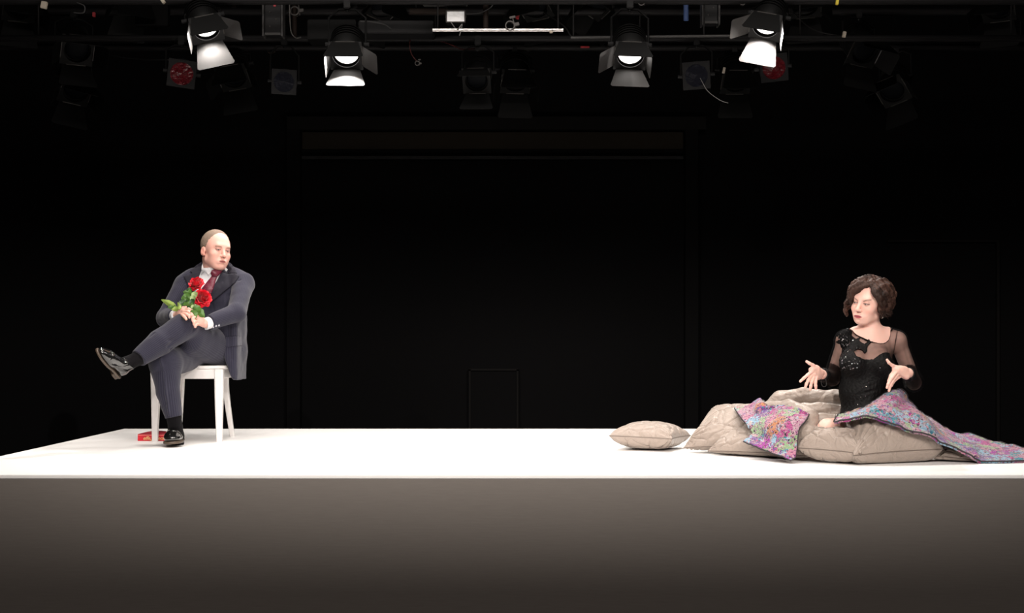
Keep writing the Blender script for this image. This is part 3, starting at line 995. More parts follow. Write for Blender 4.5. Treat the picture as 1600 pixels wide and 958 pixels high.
# ================================================================== PEOPLE: shared head sculpt
def head_prims(sex='m'):
    """local frame: face looks along -Y, X to the face's left-hand side as seen by the viewer's right, Z up, origin mid-skull at eye level"""
    A = []
    w = 1.0 if sex == 'm' else 0.95
    A.append(('u', ell((0, .018, .042), (.078 * w, .097, .088)), 0))
    A.append(('u', ell((0, -.030, .012), (.067 * w, .060, .085)), .03))
    A.append(('u', ell((0, -.036, -.055), (.057, .052, .046) if sex == 'm' else (.046, .048, .040)), .03))
    A.append(('u', ell((0, -.070, -.094 if sex == 'm' else -.088), (.023, .022, .020) if sex == 'm' else (.018, .020, .018)), .03))
    for s in (-1, 1):
        A.append(('u', ell((s * .043 * w, -.062, -.024), (.022, .022, .020)), .022))
        A.append(('u', cone((s * .052, -.005, -.062), (s * .028, -.058, -.092), .014, .014) if sex == 'm' else cone((s * .046, -.005, -.056), (s * .024, -.055, -.084), .011, .012), .03))
    for s in (-1, 1):
        A.append(('u', ell((s * .036, -.050, -.052), (.024, .032, .036)) if sex == 'm' else ell((s * .030, -.052, -.048), (.020, .026, .030)), .02))
    A.append(('u', cone((-.034, -.079, .030), (.034, -.079, .030), .012 if sex == 'm' else .009), .022))
    for s in (-1, 1):
        A.append(('s', ell((s * .032, -.100, .008), (.019, .014, .011)), .014))
        A.append(('u', ell((s * .032, -.0795, .006), (.0125, .0115, .0105)), .004))
    A.append(('u', cone((0, -.086, .020), (0, -.105, -.022), .0075, .0105), .012))
    A.append(('u', ell((0, -.108, -.028), (.0115, .0115, .010)), .008))
    for s in (-1, 1):
        A.append(('u', ell((s * .0125, -.098, -.031), (.0075, .009, .007)), .006))
    A.append(('u', ell((0, -.083, -.063), (.030, .017, .019)), .015))
    A.append(('u', cone((-.015, -.0955, -.0575), (.015, -.0955, -.0575), .0042), .006))
    A.append(('u', cone((-.012, -.0945, -.0685), (.012, -.0945, -.0685), .0052), .006))
    A.append(('s', cone((-.021, -.1015, -.0628), (.021, -.1015, -.0628), .0022), .003))
    A.append(('s', ell((0, -.102, -.081), (.016, .008, .006)), .008))
    for s in (-1, 1):
        Re = rotm(0, 8, s * 12)
        A.append(('u', ell((s * (.079 * w), .012, -.012), (.008, .017, .028), rotm(-s * 18, 0, 0)), .004))
        A.append(('s', ell((s * (.088 * w), .006, -.008), (.006, .010, .017)), .004))
        A.append(('u', ell((s * (.076 * w), .004, -.030), (.007, .009, .010)), .004))
    return A


def add_head(fd, sex, R, c, sc_):
    for op, p, k in head_prims(sex):
        q = p.at(R, c, sc_)
        (fd.add if op == 'u' else fd.sub)(q, k * sc_)


def face_colours(V, R, c, sc_, base, cols, sex='m', brow=(0.12, 0.07, 0.04), lip=(0.42, 0.13, 0.11), lipw=.021, browfrown=0.0, iris=(0.03, 0.03, 0.03)):
    """natural skin tints: lips, brows, lashes, iris, cheeks - by position on the face"""
    L = ((V - c) @ R) / sc_
    x, y, z = L[:, 0], L[:, 1], L[:, 2]
    front = y < -.045

    def blend(m, colr):
        m = np.clip(m, 0, 1)[:, None]
        cols[:] = cols * (1 - m) + np.array(colr) * m
    near = (np.abs(x) < .12) & (np.abs(y) < .14) & (z > -.13) & (z < .16)
    rosy = np.array(base) * np.array([1.0, .78, .74])
    for s in (-1, 1):
        blend(np.exp(-(((x - s * .045) / .022) ** 2 + ((z + .025) / .02) ** 2)) * (y < -.02) * .55, rosy)
        blend((np.abs(x) > .076) * (np.abs(z) < .04) * (y > -.02) * (y < .04) * .5 * near, rosy)
    blend(np.exp(-((x / .015) ** 2 + ((z + .027) / .012) ** 2)) * (y < -.09) * .5, rosy)
    # lips
    lp = 1 - ((x / lipw) ** 2 + ((z + .063) / .0088) ** 2)
    blend(np.clip(lp * 4, 0, 1) * (y < -.08), lip)
    blend(np.exp(-((x / (lipw * .9)) ** 4 + ((z + .0628) / .0021) ** 2)) * (y < -.075) * .95, (0.06, 0.015, 0.015))
    for s in (-1, 1):
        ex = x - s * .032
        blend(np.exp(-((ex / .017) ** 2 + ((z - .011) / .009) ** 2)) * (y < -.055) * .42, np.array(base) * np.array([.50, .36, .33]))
        # sclera slit, iris, lash line, brow
        slit = 1 - ((ex / .0115) ** 2 + ((z - .0045) / .0036) ** 2)
        blend(np.clip(slit * 5, 0, 1) * (y < -.06) * .5, (0.55, 0.50, 0.48))
        blend(np.clip((1 - ((ex + .002) / .0045) ** 2 - ((z - .0045) / .004) ** 2) * 4, 0, 1) * (y < -.06), iris)
        blend(np.exp(-(((z - .0085 + 7 * ex * ex) / .0025) ** 2)) * (np.abs(ex) < .0155) * (y < -.06) * .95, (0.035, 0.02, 0.018))
        blend(np.exp(-(((z - .0015 - 5 * ex * ex) / .0014) ** 2)) * (np.abs(ex) < .012) * (y < -.06) * .45, (0.10, 0.05, 0.045))
        bz = .0265 - 9 * (ex - s * .004) ** 2 + browfrown * (-s * ex) * -1.0
        bw = .0034 if sex == 'm' else .0028
        blend(np.exp(-(((z - bz) / bw) ** 2)) * (np.abs(ex - s * .002) < .0175) * (y < -.055) * .85, brow)
    # nostrils
    for s in (-1, 1):
        blend(np.exp(-(((x - s * .006) / .0032) ** 2 + ((z + .0375) / .0025) ** 2)) * (y < -.085) * .8, (0.10, 0.03, 0.025))
    return L


SKIN = (0.76, 0.42, 0.345)
M['skin'] = pm('skin', SKIN, 0.5, spec=0.35, attr='Col', sss=0.15, bump=(180, 0.05, 0.001))


def suit_mat():
    m = pm('navy_pinstripe_wool', (0.03, 0.032, 0.06), 0.85, spec=0.2, sheen=0.15)
    nt = m.node_tree; b = nt.nodes['Principled BSDF']
    a = nt.nodes.new('ShaderNodeAttribute'); a.attribute_name = 'stripe'
    m1 = nt.nodes.new('ShaderNodeMath'); m1.operation = 'DIVIDE'; m1.inputs[1].default_value = 0.0105
    m2 = nt.nodes.new('ShaderNodeMath'); m2.operation = 'FRACT'
    m3 = nt.nodes.new('ShaderNodeMath'); m3.operation = 'LESS_THAN'; m3.inputs[1].default_value = 0.2
    mix = nt.nodes.new('ShaderNodeMix'); mix.data_type = 'RGBA'
    mix.inputs[6].default_value = (0.0185, 0.018, 0.033, 1); mix.inputs[7].default_value = (0.038, 0.036, 0.054, 1)
    nt.links.new(a.outputs['Fac'], m1.inputs[0]); nt.links.new(m1.outputs[0], m2.inputs[0]); nt.links.new(m2.outputs[0], m3.inputs[0])
    nt.links.new(m3.outputs[0], mix.inputs[0]); nt.links.new(mix.outputs[2], b.inputs['Base Color'])
    tc = nt.nodes.new('ShaderNodeTexCoord'); n = nt.nodes.new('ShaderNodeTexNoise'); n.inputs['Scale'].default_value = 14; n.inputs['Detail'].default_value = 4
    bp = nt.nodes.new('ShaderNodeBump'); bp.inputs['Strength'].default_value = 0.25; bp.inputs['Distance'].default_value = 0.01
    nt.links.new(tc.outputs['Object'], n.inputs['Vector']); nt.links.new(n.outputs['Fac'], bp.inputs['Height']); nt.links.new(bp.outputs['Normal'], b.inputs['Normal'])
    return m


M['suit'] = suit_mat()
M['pearl_grey'] = pm('grey_pearl_button', (0.4, 0.4, 0.45), 0.2, spec=0.7)
M['suit_plain'] = pm('navy_wool_facing', (0.0145, 0.0135, 0.022), 0.8, spec=0.2, sheen=0.08, bump=(200, 0.1, 0.001))
M['shirt'] = pm('white_shirt', (0.72, 0.72, 0.74), 0.7, sheen=0.2, bump=(25, 0.2, 0.006))


def tie_mat():
    m = pm('burgundy_dotted_silk', (0.13, 0.012, 0.03), 0.4, spec=0.5)
    nt = m.node_tree; b = nt.nodes['Principled BSDF']
    tc = nt.nodes.new('ShaderNodeTexCoord'); v = nt.nodes.new('ShaderNodeTexVoronoi'); v.inputs['Scale'].default_value = 85; v.inputs['Randomness'].default_value = 0.25
    r = nt.nodes.new('ShaderNodeMath'); r.operation = 'LESS_THAN'; r.inputs[1].default_value = 0.16
    mix = nt.nodes.new('ShaderNodeMix'); mix.data_type = 'RGBA'; mix.inputs[6].default_value = (0.13, 0.012, 0.03, 1); mix.inputs[7].default_value = (0.28, 0.13, 0.19, 1)
    nt.links.new(tc.outputs['Object'], v.inputs['Vector']); nt.links.new(v.outputs['Distance'], r.inputs[0]); nt.links.new(r.outputs[0], mix.inputs[0]); nt.links.new(mix.outputs[2], b.inputs['Base Color'])
    return m


M['tie'] = tie_mat()
M['sock'] = pm('black_sock', (0.0045, 0.004, 0.005), 0.95, spec=0.15, sheen=0.02, bump=(150, 0.3, 0.002))
M['patent'] = pm('black_patent_leather', (0.008, 0.008, 0.008), 0.12, spec=0.7, coat=0.8, bump=(22, 0.25, 0.006))
M['sole'] = pm('worn_leather_sole', (0.07, 0.048, 0.032), 0.45, bump=(40, 0.2, 0.002))
M['lace'] = pm('black_lace_cord', (0.02, 0.02, 0.02), 0.5)
M['white_paint'] = pm('white_chair_paint', (0.80, 0.775, 0.76), 0.35, spec=0.4, bump=(60, 0.03, 0.001))


def stripes(V, zones):
    """coordinate across the stripes, following each limb's axis"""
    best = np.full(len(V), 1e9); out = np.zeros(len(V))
    for a, b, r, ref in zones:
        a, b = np.array(a), np.array(b); ax = b - a; L = np.linalg.norm(ax); ax /= L
        t = np.clip((V - a) @ ax, 0, L); d = V - a - t[:, None] * ax
        dist = np.linalg.norm(d, axis=1)
        ref = np.array(ref, float); e1 = ref - (ref @ ax) * ax; e1 /= np.linalg.norm(e1); e2 = np.cross(ax, e1)
        co = np.arctan2(d @ e2, d @ e1) * r
        m = dist / r < best
        best[m] = (dist / r)[m]; out[m] = co[m]
    return out + 1.0


# ================================================================== CHAIR
Yf, Yb = 7.79, 8.17
SEAT = 1.412
xl, xr = W(243, 0, Yf)[0], W(342.5, 0, Yf)[0]
chair = empty('dining_chair', ((xl + xr) / 2, (Yf + Yb) / 2, STAGE_Z), 'white wooden chair with splayed back legs, under the seated man in the suit', 'chair')
mb = MB()
sx0, sx1 = xl - 0.01, W(353, 0, 7.77)[0]
N_ = 24
out = []
for q in np.linspace(0, 2 * PI, 40, endpoint=False):
    ca, sa = math.cos(q), math.sin(q); p_ = 5
    rx = np.sign(ca) * abs(ca) ** (2 / p_); ry = np.sign(sa) * abs(sa) ** (2 / p_)
    hw = (sx1 - sx0) / 2 * (1.0 - 0.06 * (ry + 1) / 2)
    out.append(((sx0 + sx1) / 2 + rx * hw, (7.765 + Yb + .01) / 2 + ry * (Yb + .01 - 7.765) / 2))
V, Fc = [], []
for k, (z, s) in enumerate(((SEAT - .022, .96), (SEAT - .018, .992), (SEAT - .006, 1.0), (SEAT, .985))):
    cx_ = np.mean([o_[0] for o_ in out]); cy_ = np.mean([o_[1] for o_ in out])
    V += [(cx_ + (x - cx_) * s, cy_ + (y - cy_) * s, z) for x, y in out]
for k in range(3):
    for j in range(40): Fc.append((k * 40 + j, k * 40 + (j + 1) % 40, (k + 1) * 40 + (j + 1) % 40, (k + 1) * 40 + j))
Fc += [tuple(range(40))[::-1], tuple(120 + j for j in range(40))]
mb.add(V, Fc); auto_smooth(mb.build('seat', M['white_paint'], chair), 40)
mb = MB()
za = SEAT - 0.05
mb.box(((xl + xr) / 2, Yf, za), ((xr - xl) / 2, .011, .030), bev=.003)
mb.box(((xl + xr) / 2 + .01, Yb - .02, za), ((xr - xl) / 2 - .03, .011, .030), bev=.003)
for a_, b_ in (((xl, Yf), (xl + .03, Yb - .02)), ((xr, Yf), (xr - .0, Yb - .02))):
    mid = ((a_[0] + b_[0]) / 2, (a_[1] + b_[1]) / 2, za); ang = math.degrees(math.atan2(-(b_[0] - a_[0]), b_[1] - a_[1]))
    mb.box(mid, (.011, (b_[1] - a_[1]) / 2, .030), rotm(ang), .003)
mb.build('apron', M['white_paint'], chair)


def leg(pts, name='leg'):
    """square-section tapering leg through (x, y, z, half) points"""
    P4 = catmull(np.array(pts), 14); mb = MB(); V = []
    for x, y, z, h in P4:
        c_ = h * 0.25
        V += [(x - h + c_, y - h, z), (x + h - c_, y - h, z), (x + h, y - h + c_, z), (x + h, y + h - c_, z), (x + h - c_, y + h, z), (x - h + c_, y + h, z), (x - h, y + h - c_, z), (x - h, y - h + c_, z)]
    Fc = [(i * 8 + j, i * 8 + (j + 1) % 8, (i + 1) * 8 + (j + 1) % 8, (i + 1) * 8 + j) for i in range(13) for j in range(8)]
    Fc += [tuple(range(8)), tuple(13 * 8 + j for j in range(8))]
    mb.add(V, Fc)
    return auto_smooth(mb.build(name, M['white_paint'], chair), 40)


leg([(xl, Yf, SEAT - .022, .026), (xl + .001, Yf, 1.2, .023), (xl - .003, Yf, STAGE_Z, .016)])
leg([(xr, Yf, SEAT - .022, .026), (xr, Yf, 1.2, .023), (xr + .001, Yf, STAGE_Z, .016)])
xbl, xbr = W(285, 0, Yb)[0], W(354, 0, Yb)[0]
for s, xb in ((-1, xbl), (1, xbr)):
    leg([(xb - s * .02, Yb + .05, 1.80, .012), (xb, Yb + .02, 1.55, .015), (xb, Yb - .02, SEAT, .019), (xb + s * .002, Yb - .025, 1.25, .018), (xb + s * .03, Yb + .03, STAGE_Z, .014)])
mb = MB(); mb.box(((xbl + xbr) / 2, Yb + .047, 1.76), ((xbr - xbl) / 2, .010, .045), bev=.006); mb.build('backrest', M['white_paint'], chair)

# ================================================================== MAN
man = empty('person', W(300, 696, 7.75), 'man seated cross-legged in a navy pinstripe suit, looking to the right, roses in his lap', 'person')
HR = rotm(43, 4, 6)
hc = W(337, 392.5, 7.93)
HS = 1.01
K1 = W(289, 509, 7.50); K2 = W(261, 562, 7.46)
A1 = W(213, 561, 7.27); A2 = W(273, 664, 7.49)
HIP1 = W(350, 545, 7.96); HIP2 = W(314, 552, 7.95)
SH_R, SH_L = W(290, 444, 7.98), W(381, 443, 7.96)
EL_R, EL_L = W(259, 497, 7.82), W(369, 489, 7.72)
WR_R, WR_L = W(276, 493, 7.56), W(322, 506, 7.56)

fd = Field((-2.66, 6.95, 0.95), (-1.5, 8.25, 2.3), .0055, [((-2.02, 7.72, 1.92), (-1.66, 8.12, 2.3), .0028), ((-2.12, 7.28, 1.58), (-1.80, 7.66, 1.80), .0032)])
add_head(fd, 'm', HR, hc, HS)
fd.add(cone(hc + HR @ np.array([0, .028, -.055]), W(335, 428, 7.96), .060, .062), .03)
fd.add(ell(W(336, 455, 7.99), (.15, .085, .09)), .03)
fd.add(ell(W(336, 500, 7.98), (.15, .10, .16)), .03)
fd.add(ell(W(334, 545, 7.98), (.16, .12, .09)), .03)
for s, e, w_ in ((SH_R, EL_R, WR_R), (SH_L, EL_L, WR_L)):
    fd.add(cone(W(335, 440, 7.99), s, .045, .040), .02)
    fd.add(cone(s, e, .040, .036), .02); fd.add(cone(e, w_, .036, .026), .02)
fd.add(cone(HIP1, K1, .075, .052), .02); fd.add(cone(K1, A1, .05, .034), .02)
fd.add(cone(HIP2, K2, .075, .052), .02); fd.add(cone(K2, A2, .05, .034), .02)


def fingers(fd, palm, joints, rp=.014, r0=.0085, r1=.0065, k=.004):
    """palm: list of (a, b, r) hull cones; joints: list of polylines"""
    for a, b, r in palm: fd.add(cone(a, b, r), .012)
    for J in joints:
        n = len(J) - 1
        for i in range(n):
            ra = r0 + (r1 - r0) * i / n; rb = r0 + (r1 - r0) * (i + 1) / n
            fd.add(cone(J[i], J[i + 1], ra, rb), k)


# his left hand rests over the knee from the right, his right hand holds the stems
H1 = [W(322, 506, 7.55), W(311, 499, 7.47)]
fingers(fd, [(H1[0], W(312, 498, 7.47), .020), (W(318, 507, 7.50), W(312, 504, 7.45), .018), (W(314, 499, 7.47), W(310, 499, 7.45), .020)],
        [[W(311, 495, 7.45), W(306, 491, 7.44), W(302, 492, 7.425), W(301, 495, 7.415)],
         [W(310, 499, 7.44), W(305, 496, 7.42), W(301, 498, 7.405), W(301, 501, 7.40)],
         [W(310, 503, 7.44), W(305, 502, 7.41), W(303, 504, 7.40), W(303, 507, 7.40)],
         [W(311, 506, 7.45), W(307, 507, 7.415), W(305, 509, 7.405), W(305, 511, 7.40)],
         [W(315, 496, 7.46), W(310, 489, 7.45), W(305, 487, 7.44)]], r0=.0095, r1=.0075)
fingers(fd, [(WR_R, W(284, 488, 7.50), .021), (W(281, 486, 7.51), W(288, 486, 7.48), .019), (W(278, 492, 7.52), W(284, 492, 7.49), .018)],
        [[W(288, 484, 7.48), W(295, 483, 7.45), W(301, 486, 7.435), W(303, 489, 7.425)],
         [W(287, 487, 7.47), W(294, 487, 7.435), W(299, 490, 7.42), W(300, 493, 7.41)],
         [W(286, 490, 7.47), W(291, 491, 7.42), W(295, 493, 7.41), W(296, 496, 7.405)],
         [W(284, 492, 7.47), W(287, 494, 7.42), W(290, 497, 7.405), W(291, 499, 7.40)],
         [W(281, 485, 7.50), W(286, 481, 7.49), W(291, 480, 7.48)]], r0=.0095, r1=.0075)
V, Q = fd.mesh()
cols = np.tile(np.array(SKIN), (len(V), 1))
face_colours(V, HR, hc, HS, SKIN, cols, 'm', brow=(0.20, 0.10, 0.065), lip=(0.36, 0.11, 0.10), lipw=.023)
Lh = ((V - hc) @ HR) / HS
# short stubble tint on the sides of the scalp
mk('body', V, Q, M['skin'], man, col=cols)

# hair: cropped, receding, greyish brown - a thin layer following the skull
fh = Field(hc - .15, hc + .15, .003)
fh.add(ell((0, .018, .042), (.078, .097, .088)).off(.0032).at(HR, hc, HS))


def hair_mask(x, y, z):
    # signed: negative where hair grows. sides and back above the ears, thin front edge high on the forehead
    side = .060 + .55 * (y + .03)
    lim = np.where(y < -.01, .125 - 1.6 * np.abs(x) + (y + .05) * -0.2, .10 + 0 * y)
    low = np.where(y > .02, -.045 - .2 * (y - .02), -.005 + 0 * y)
    front = -(y + .035) - .35 * np.clip(z - .03, 0, 1) * 0
    temple = (np.abs(x) > .045) & (y < .0)
    m = np.maximum(low - z, -(y + .046 - .22 * (.115 - z)))
    return m


fh.inter(P(lambda x, y, z: hair_mask(x, y, z), (-.2, -.2, -.2), (.2, .2, .2)).at(HR, hc, HS), .004)
fh.sub(ell((0, .0, .03), (.070, .09, .083)).at(HR, hc, HS), 0)
V, Q = fh.mesh()
V += normals(V, Q) * (vnoise(V, 90, 3, 2) * .0012)[:, None]
M['man_hair'] = pm('cropped_grey_brown_hair', (0.23, 0.17, 0.13), 0.8, spec=0.2, bump=(260, 0.35, 0.002))
mk('hair', V, Q, M['man_hair'], man)

# trousers
ft = Field((-2.40, 7.1, 0.99), (-1.55, 8.25, 1.85), .005)
ft.add(ell(W(337, 548, 8.0), (.185, .15, .105)))
ft.add(cone(HIP1, K1, .098, .074), .04)
ft.add(cone(W(340, 553, 7.9), W(300, 535, 7.6), .085, .07), .04)
ft.sub(rbox((-2.0, 7.95, SEAT - .1), (.6, .22, .1), rd=.003), .01)
ft.add(cone(HIP2, W(259, 565, 7.47), .09, .092), .03)
ft.add(cone(W(258, 566, 7.47), W(263, 612, 7.44), .092, .068), .02)
ft.add(cone(W(263, 612, 7.44), W(271.5, 652, 7.44), .068, .050, cut=True), .008)
ft.add(cone(K1, W(250, 535, 7.38), .077, .074), .012)
ft.add(cone(W(250, 535, 7.38), W(216.5, 560.5, 7.275), .074, .052, cut=True), .008)
ft.sub(rbox((-2.0, 7.99, SEAT - .1), (.6, .235, .1), rd=.003), .004)
V, Q = ft.mesh()
N = normals(V, Q)
CR = [([(303, 494, 7.47), (298, 512, 7.42), (296, 530, 7.40)], .010, .007), ([(296, 505, 7.42), (283, 527, 7.38), (262, 541, 7.34)], .010, .007),
      ([(300, 538, 7.45), (285, 545, 7.4), (268, 546, 7.37)], .010, .008), ([(306, 500, 7.48), (303, 520, 7.45), (298, 545, 7.45)], .009, .006),
      ([(289, 520, 7.40), (275, 530, 7.36), (258, 532, 7.33)], .008, .005),
      ([(240, 520, 7.33), (228, 540, 7.30)], .008, .004), ([(250, 556, 7.38), (254, 575, 7.37), (259, 610, 7.37), (265, 648, 7.39)], .006, -.010), ([(262, 570, 7.37), (268, 610, 7.37)], .012, .003),
      ([(275, 570, 7.39), (283, 590, 7.39)], .010, .005), ([(235, 585, 7.40), (250, 580, 7.38)], .010, .004),
      ([(330, 520, 7.75), (320, 545, 7.7)], .012, .006), ([(345, 545, 7.8), (320, 560, 7.74)], .012, .005), ([(250, 640, 7.4), (262, 630, 7.38)], .008, .003)]
CR = [(l_, w_, a_ * 1.35) for l_, w_, a_ in CR]
V = creases(V, N, CR)
V += N * (vnoise(V, 7, 5, 2) * .0022)[:, None]
up = (0, 0, 1)
st = stripes(V, [(HIP1, K1, .09, (1, -.3, .6)), (K1, A1, .07, (0, -1, .3)), (HIP2, K2, .09, (1, 0, .3)), (K2, A2, .075, (.2, -1, 0))])
mk('trousers', V, Q, M['suit'], man, attrs={'stripe': st})

# socks
for a_, b_, ra, rb, foot in ((W(217, 560, 7.28), W(194, 570, 7.235), .041, .040, None), (W(271, 646, 7.455), W(276, 682, 7.53), .043, .042, None)):
    fs = Field(np.minimum(a_, b_) - .12, np.maximum(a_, b_) + .12, .004)
    fs.add(cone(a_, b_, ra, rb)); fs.add(cone(b_, b_ + (b_ - a_) * .25, .038), .02)
    V, Q = fs.mesh(); N = normals(V, Q); V += N * (vnoise(V, 18, 8) * .0015)[:, None]
    mk('sock', V, Q, M['sock'], man)


def shoe(heel, fwd, upv, label=None, sc_=1.0):
    f = np.array(fwd, float); f /= np.linalg.norm(f); u = np.array(upv, float); u -= (u @ f) * f; u /= np.linalg.norm(u); s = np.cross(f, u)
    R = np.stack([s, f, u], 1); c = np.array(heel)
    cs = np.array([R @ np.array([x, y, z]) for x in (-.08, .08) for y in (-.03, .33) for z in (-.02, .17)])
    fs = Field(c + cs.min(0), c + cs.max(0), .0032)
    A = [(ell((0, .045, .045), (.036, .050, .048)), 0), (cone((0, .06, .075), (0, .05, .10), .036, .036), .02), (cone((0, .10, .050), (0, .20, .034), .040, .040), .03),
         (ell((0, .20, .030), (.049, .065, .030)), .02), (ell((0, .25, .026), (.040, .048, .022)), .02)]
    for p, k in A: fs.add(p.at(R, c, sc_), k)
    fs.sub(rbox((0, .15, -.03), (.2, .3, .042), rd=.001).at(R, c, sc_), .003)
    fs.sub(rbox((0, .045, .145), (.2, .2, .035), rotm(0, -10, 0), rd=.001).at(R, c, sc_), .004)
    # toe-cap seam and quarter seam
    V, Q = fs.mesh(); L = (V - c) @ R / sc_; N = normals(V, Q)
    V = V - N * (.002 * np.exp(-((L[:, 1] - .228) / .0022) ** 2) + .002 * np.exp(-((L[:, 1] - .145 + (L[:, 2] - .03) * .9) / .0022) ** 2))[:, None]
    up_ = mk('shoe', V, Q, M['patent'], man)
    fo = Field(c + cs.min(0), c + cs.max(0), .0032)
    for p, k in ((ell((0, .045, .0), (.037, .052, .4)), 0), (ell((0, .20, .0), (.050, .072, .4)), .03), (ell((0, .25, .0), (.042, .050, .4)), .02), (rbox((0, .12, 0), (.030, .09, .3), rd=.01), .03)):
        fo.add(p.off(.003).at(R, c, sc_), k)
    fo.inter(P(lambda x, y, z: np.abs(z - .006 - .0 * y) - .007, (-1, -1, -1), (1, 1, 1)).at(R, c, sc_), .002)
    fo.add(P(lambda x, y, z: np.maximum(np.maximum(np.sqrt((x / .036) ** 2 + ((y - .045) / .05) ** 2) - 1, np.abs(z + .009) - .012) * .04, np.maximum(y - .075, np.abs(z + .009) - .012)), (-.04, -.01, -.02), (.04, .08, .01)).at(R, c, sc_), 0)
    V, Q = fo.mesh(); o = mk('sole', V, Q, M['sole'], up_); o['label'] = 'worn leather sole'
    Lp = lambda x, y, z: c + R @ (np.array([x, y, z]) * sc_)
    for i in range(4):
        y = .115 + .018 * i; z = .094 - .0128 * i
        mb = MB(); mb.tube([Lp(-.020, y, z - .010), Lp(-.008, y - .003, z), Lp(.008, y + .003, z), Lp(.020, y, z - .010)], .0022, 6)
        mb.build('lace', M['lace'], up_, smooth=True)
    return up_


shoe(W(185, 587, 7.27), W(158, 556, 7.07) - W(189, 589, 7.29), (0.84, 0.05, 0.46), sc_=.95)
h2 = W(277, 694, 7.64); h2[2] = STAGE_Z + .021
shoe(h2, (.16, -1, 0.0), (-.05, 0, 1), sc_=1.08)

# shirt
fs = Field((-2.1, 7.7, 1.55), (-1.6, 8.2, 2.12), .004)
fs.add(ell(W(334, 458, 7.98), (.125, .118, .125)))
fs.add(cone(W(335, 438, 7.98), W(300, 442, 7.99), .062, .05), .04); fs.add(cone(W(335, 438, 7.98), W(368, 442, 7.99), .062, .05), .04)
fs.add(cone(W(336, 432, 7.96), hc + HR @ np.array([0, .022, -.092]), .074, .066, cut=True), .03)
V, Q = fs.mesh(); N = normals(V, Q); V += N * (vnoise(V, 11, 4) * .002)[:, None]
shirt = mk('shirt', V, Q, M['shirt'], man)

# jacket
fj = Field((-2.36, 7.4, 1.2), (-1.5, 8.3, 2.15), .0048)
fj.add(ell(W(336, 465, 8.0), (.195, .140, .17)))
fj.add(ell(W(338, 510, 8.0), (.178, .150, .16)), .05)
fj.add(ell(W(340, 548, 8.03), (.185, .150, .12)), .05)
for s, e, w_, ro in ((SH_R, EL_R, WR_R, 0), (SH_L, EL_L, WR_L, 1)):
    fj.add(cone(W(302 if ro == 0 else 369, 435, 7.99), s, .055, .058), .04)
    fj.add(cone(s, e, .064, .056), .03)
    cut = w_ + (e - w_) * .12
    fj.add(cone(e, cut, .056, .043, cut=True), .015)
fj.add(cone(W(322, 420, 8.0), W(300, 435, 7.99), .035, .05), .03); fj.add(cone(W(354, 419, 8.0), W(371, 434, 7.99), .035, .05), .03)
fj.sub(prism([(318, 405), (312, 428), (303, 455), (316, 480), (329, 473), (350, 440), (357, 420), (352, 400)], 7.9, 7.4, 7.97), .006)
fj.sub(cone(W(335, 440, 7.97), W(338, 380, 7.95), .070, .078), .006)
fj.add(prism([(346, 500), (382, 492), (381, 593), (370, 592), (358, 560), (346, 530)], 8.02, 7.80, 8.13, .035), .03)
fj.sub(prism([(200, 545), (325, 545), (322, 515), (337, 515), (347, 540), (357, 572), (364, 591), (364, 700), (200, 700)], 7.85, 7.2, 7.93), .01)
fj.sub(rbox((-2.0 + .0, 7.97, SEAT - .25), (.268, .23, .255), rd=.01), .006)
V, Q = fj.mesh(); N = normals(V, Q)
CJ = [([(362, 452, 7.9), (352, 478, 7.85), (340, 500, 7.8)], .010, .008), ([(376, 462, 7.85), (362, 482, 7.75), (350, 488, 7.68)], .010, .006),
      ([(392, 470, 7.9), (378, 480, 7.75)], .009, .005), ([(345, 488, 7.8), (360, 490, 7.75), (372, 497, 7.7)], .008, .004),
      ([(282, 450, 7.9), (268, 475, 7.85)], .010, .006), ([(272, 470, 7.88), (250, 490, 7.8)], .009, .006), ([(262, 480, 7.8), (250, 505, 7.78)], .009, .005),
      ([(300, 440, 7.9), (290, 470, 7.88), (284, 485, 7.8)], .010, .007), ([(383, 500, 7.8), (378, 530, 7.83), (380, 580, 7.85)], .012, .004),
      ([(356, 512, 7.8), (362, 560, 7.8)], .012, .004), ([(377, 430, 7.88), (372, 445, 7.88), (372, 462, 7.86)], .007, .004), ([(330, 470, 7.87), (335, 490, 7.85), (332, 505, 7.84)], .008, .004)]
CJ = [(l_, w_, a_ * 1.6) for l_, w_, a_ in CJ]
V = creases(V, N, CJ)
V += N * (vnoise(V, 6, 9, 2) * .0025)[:, None]
st = stripes(V, [(SH_R, EL_R, .062, (0, -1, 0)), (EL_R, WR_R, .055, (0, 0, 1)), (SH_L, EL_L, .066, (.3, -1, 0)), (EL_L, WR_L, .055, (0, -.3, 1)), (W(337, 430, 8.0), W(340, 590, 8.0), .19, (0, -1, 0))])
jacket = mk('jacket', V, Q, M['suit'], man, attrs={'stripe': st})
JB = bvh_of(jacket, shirt)
SB = bvh_of(shirt)
collar_sh = drape('shirt_collar', [(318, 406), (322, 412), (331, 424), (326, 431), (320, 424), (314, 430), (315, 417)], SB, M['shirt'], shirt, off=.006, th=.006)
drape('shirt_collar', [(351, 417), (356, 421), (352, 431), (347, 427), (345, 422)], SB, M['shirt'], shirt, off=.006, th=.006)
SB2 = bvh_of(shirt, collar_sh)
tie = drape('tie', [(331, 431), (340, 430), (333, 452), (327, 466), (315, 462), (314, 452)], SB, M['tie'], man, off=.012, th=.007, puff=.004)
drape('tie_knot', [(331, 422), (346, 420), (347, 425), (341, 431), (338, 433), (331, 432), (329, 427)], SB2, M['tie'], tie, off=.016, th=.014, puff=.008, near=.05)
drape('lapel', [(346, 425), (357, 428), (368, 427), (374, 431), (366, 443), (350, 456), (336, 468), (327, 475), (322, 473), (327, 456), (338, 440)], JB, M['suit_plain'], jacket, off=.010, th=.006, near=.10)
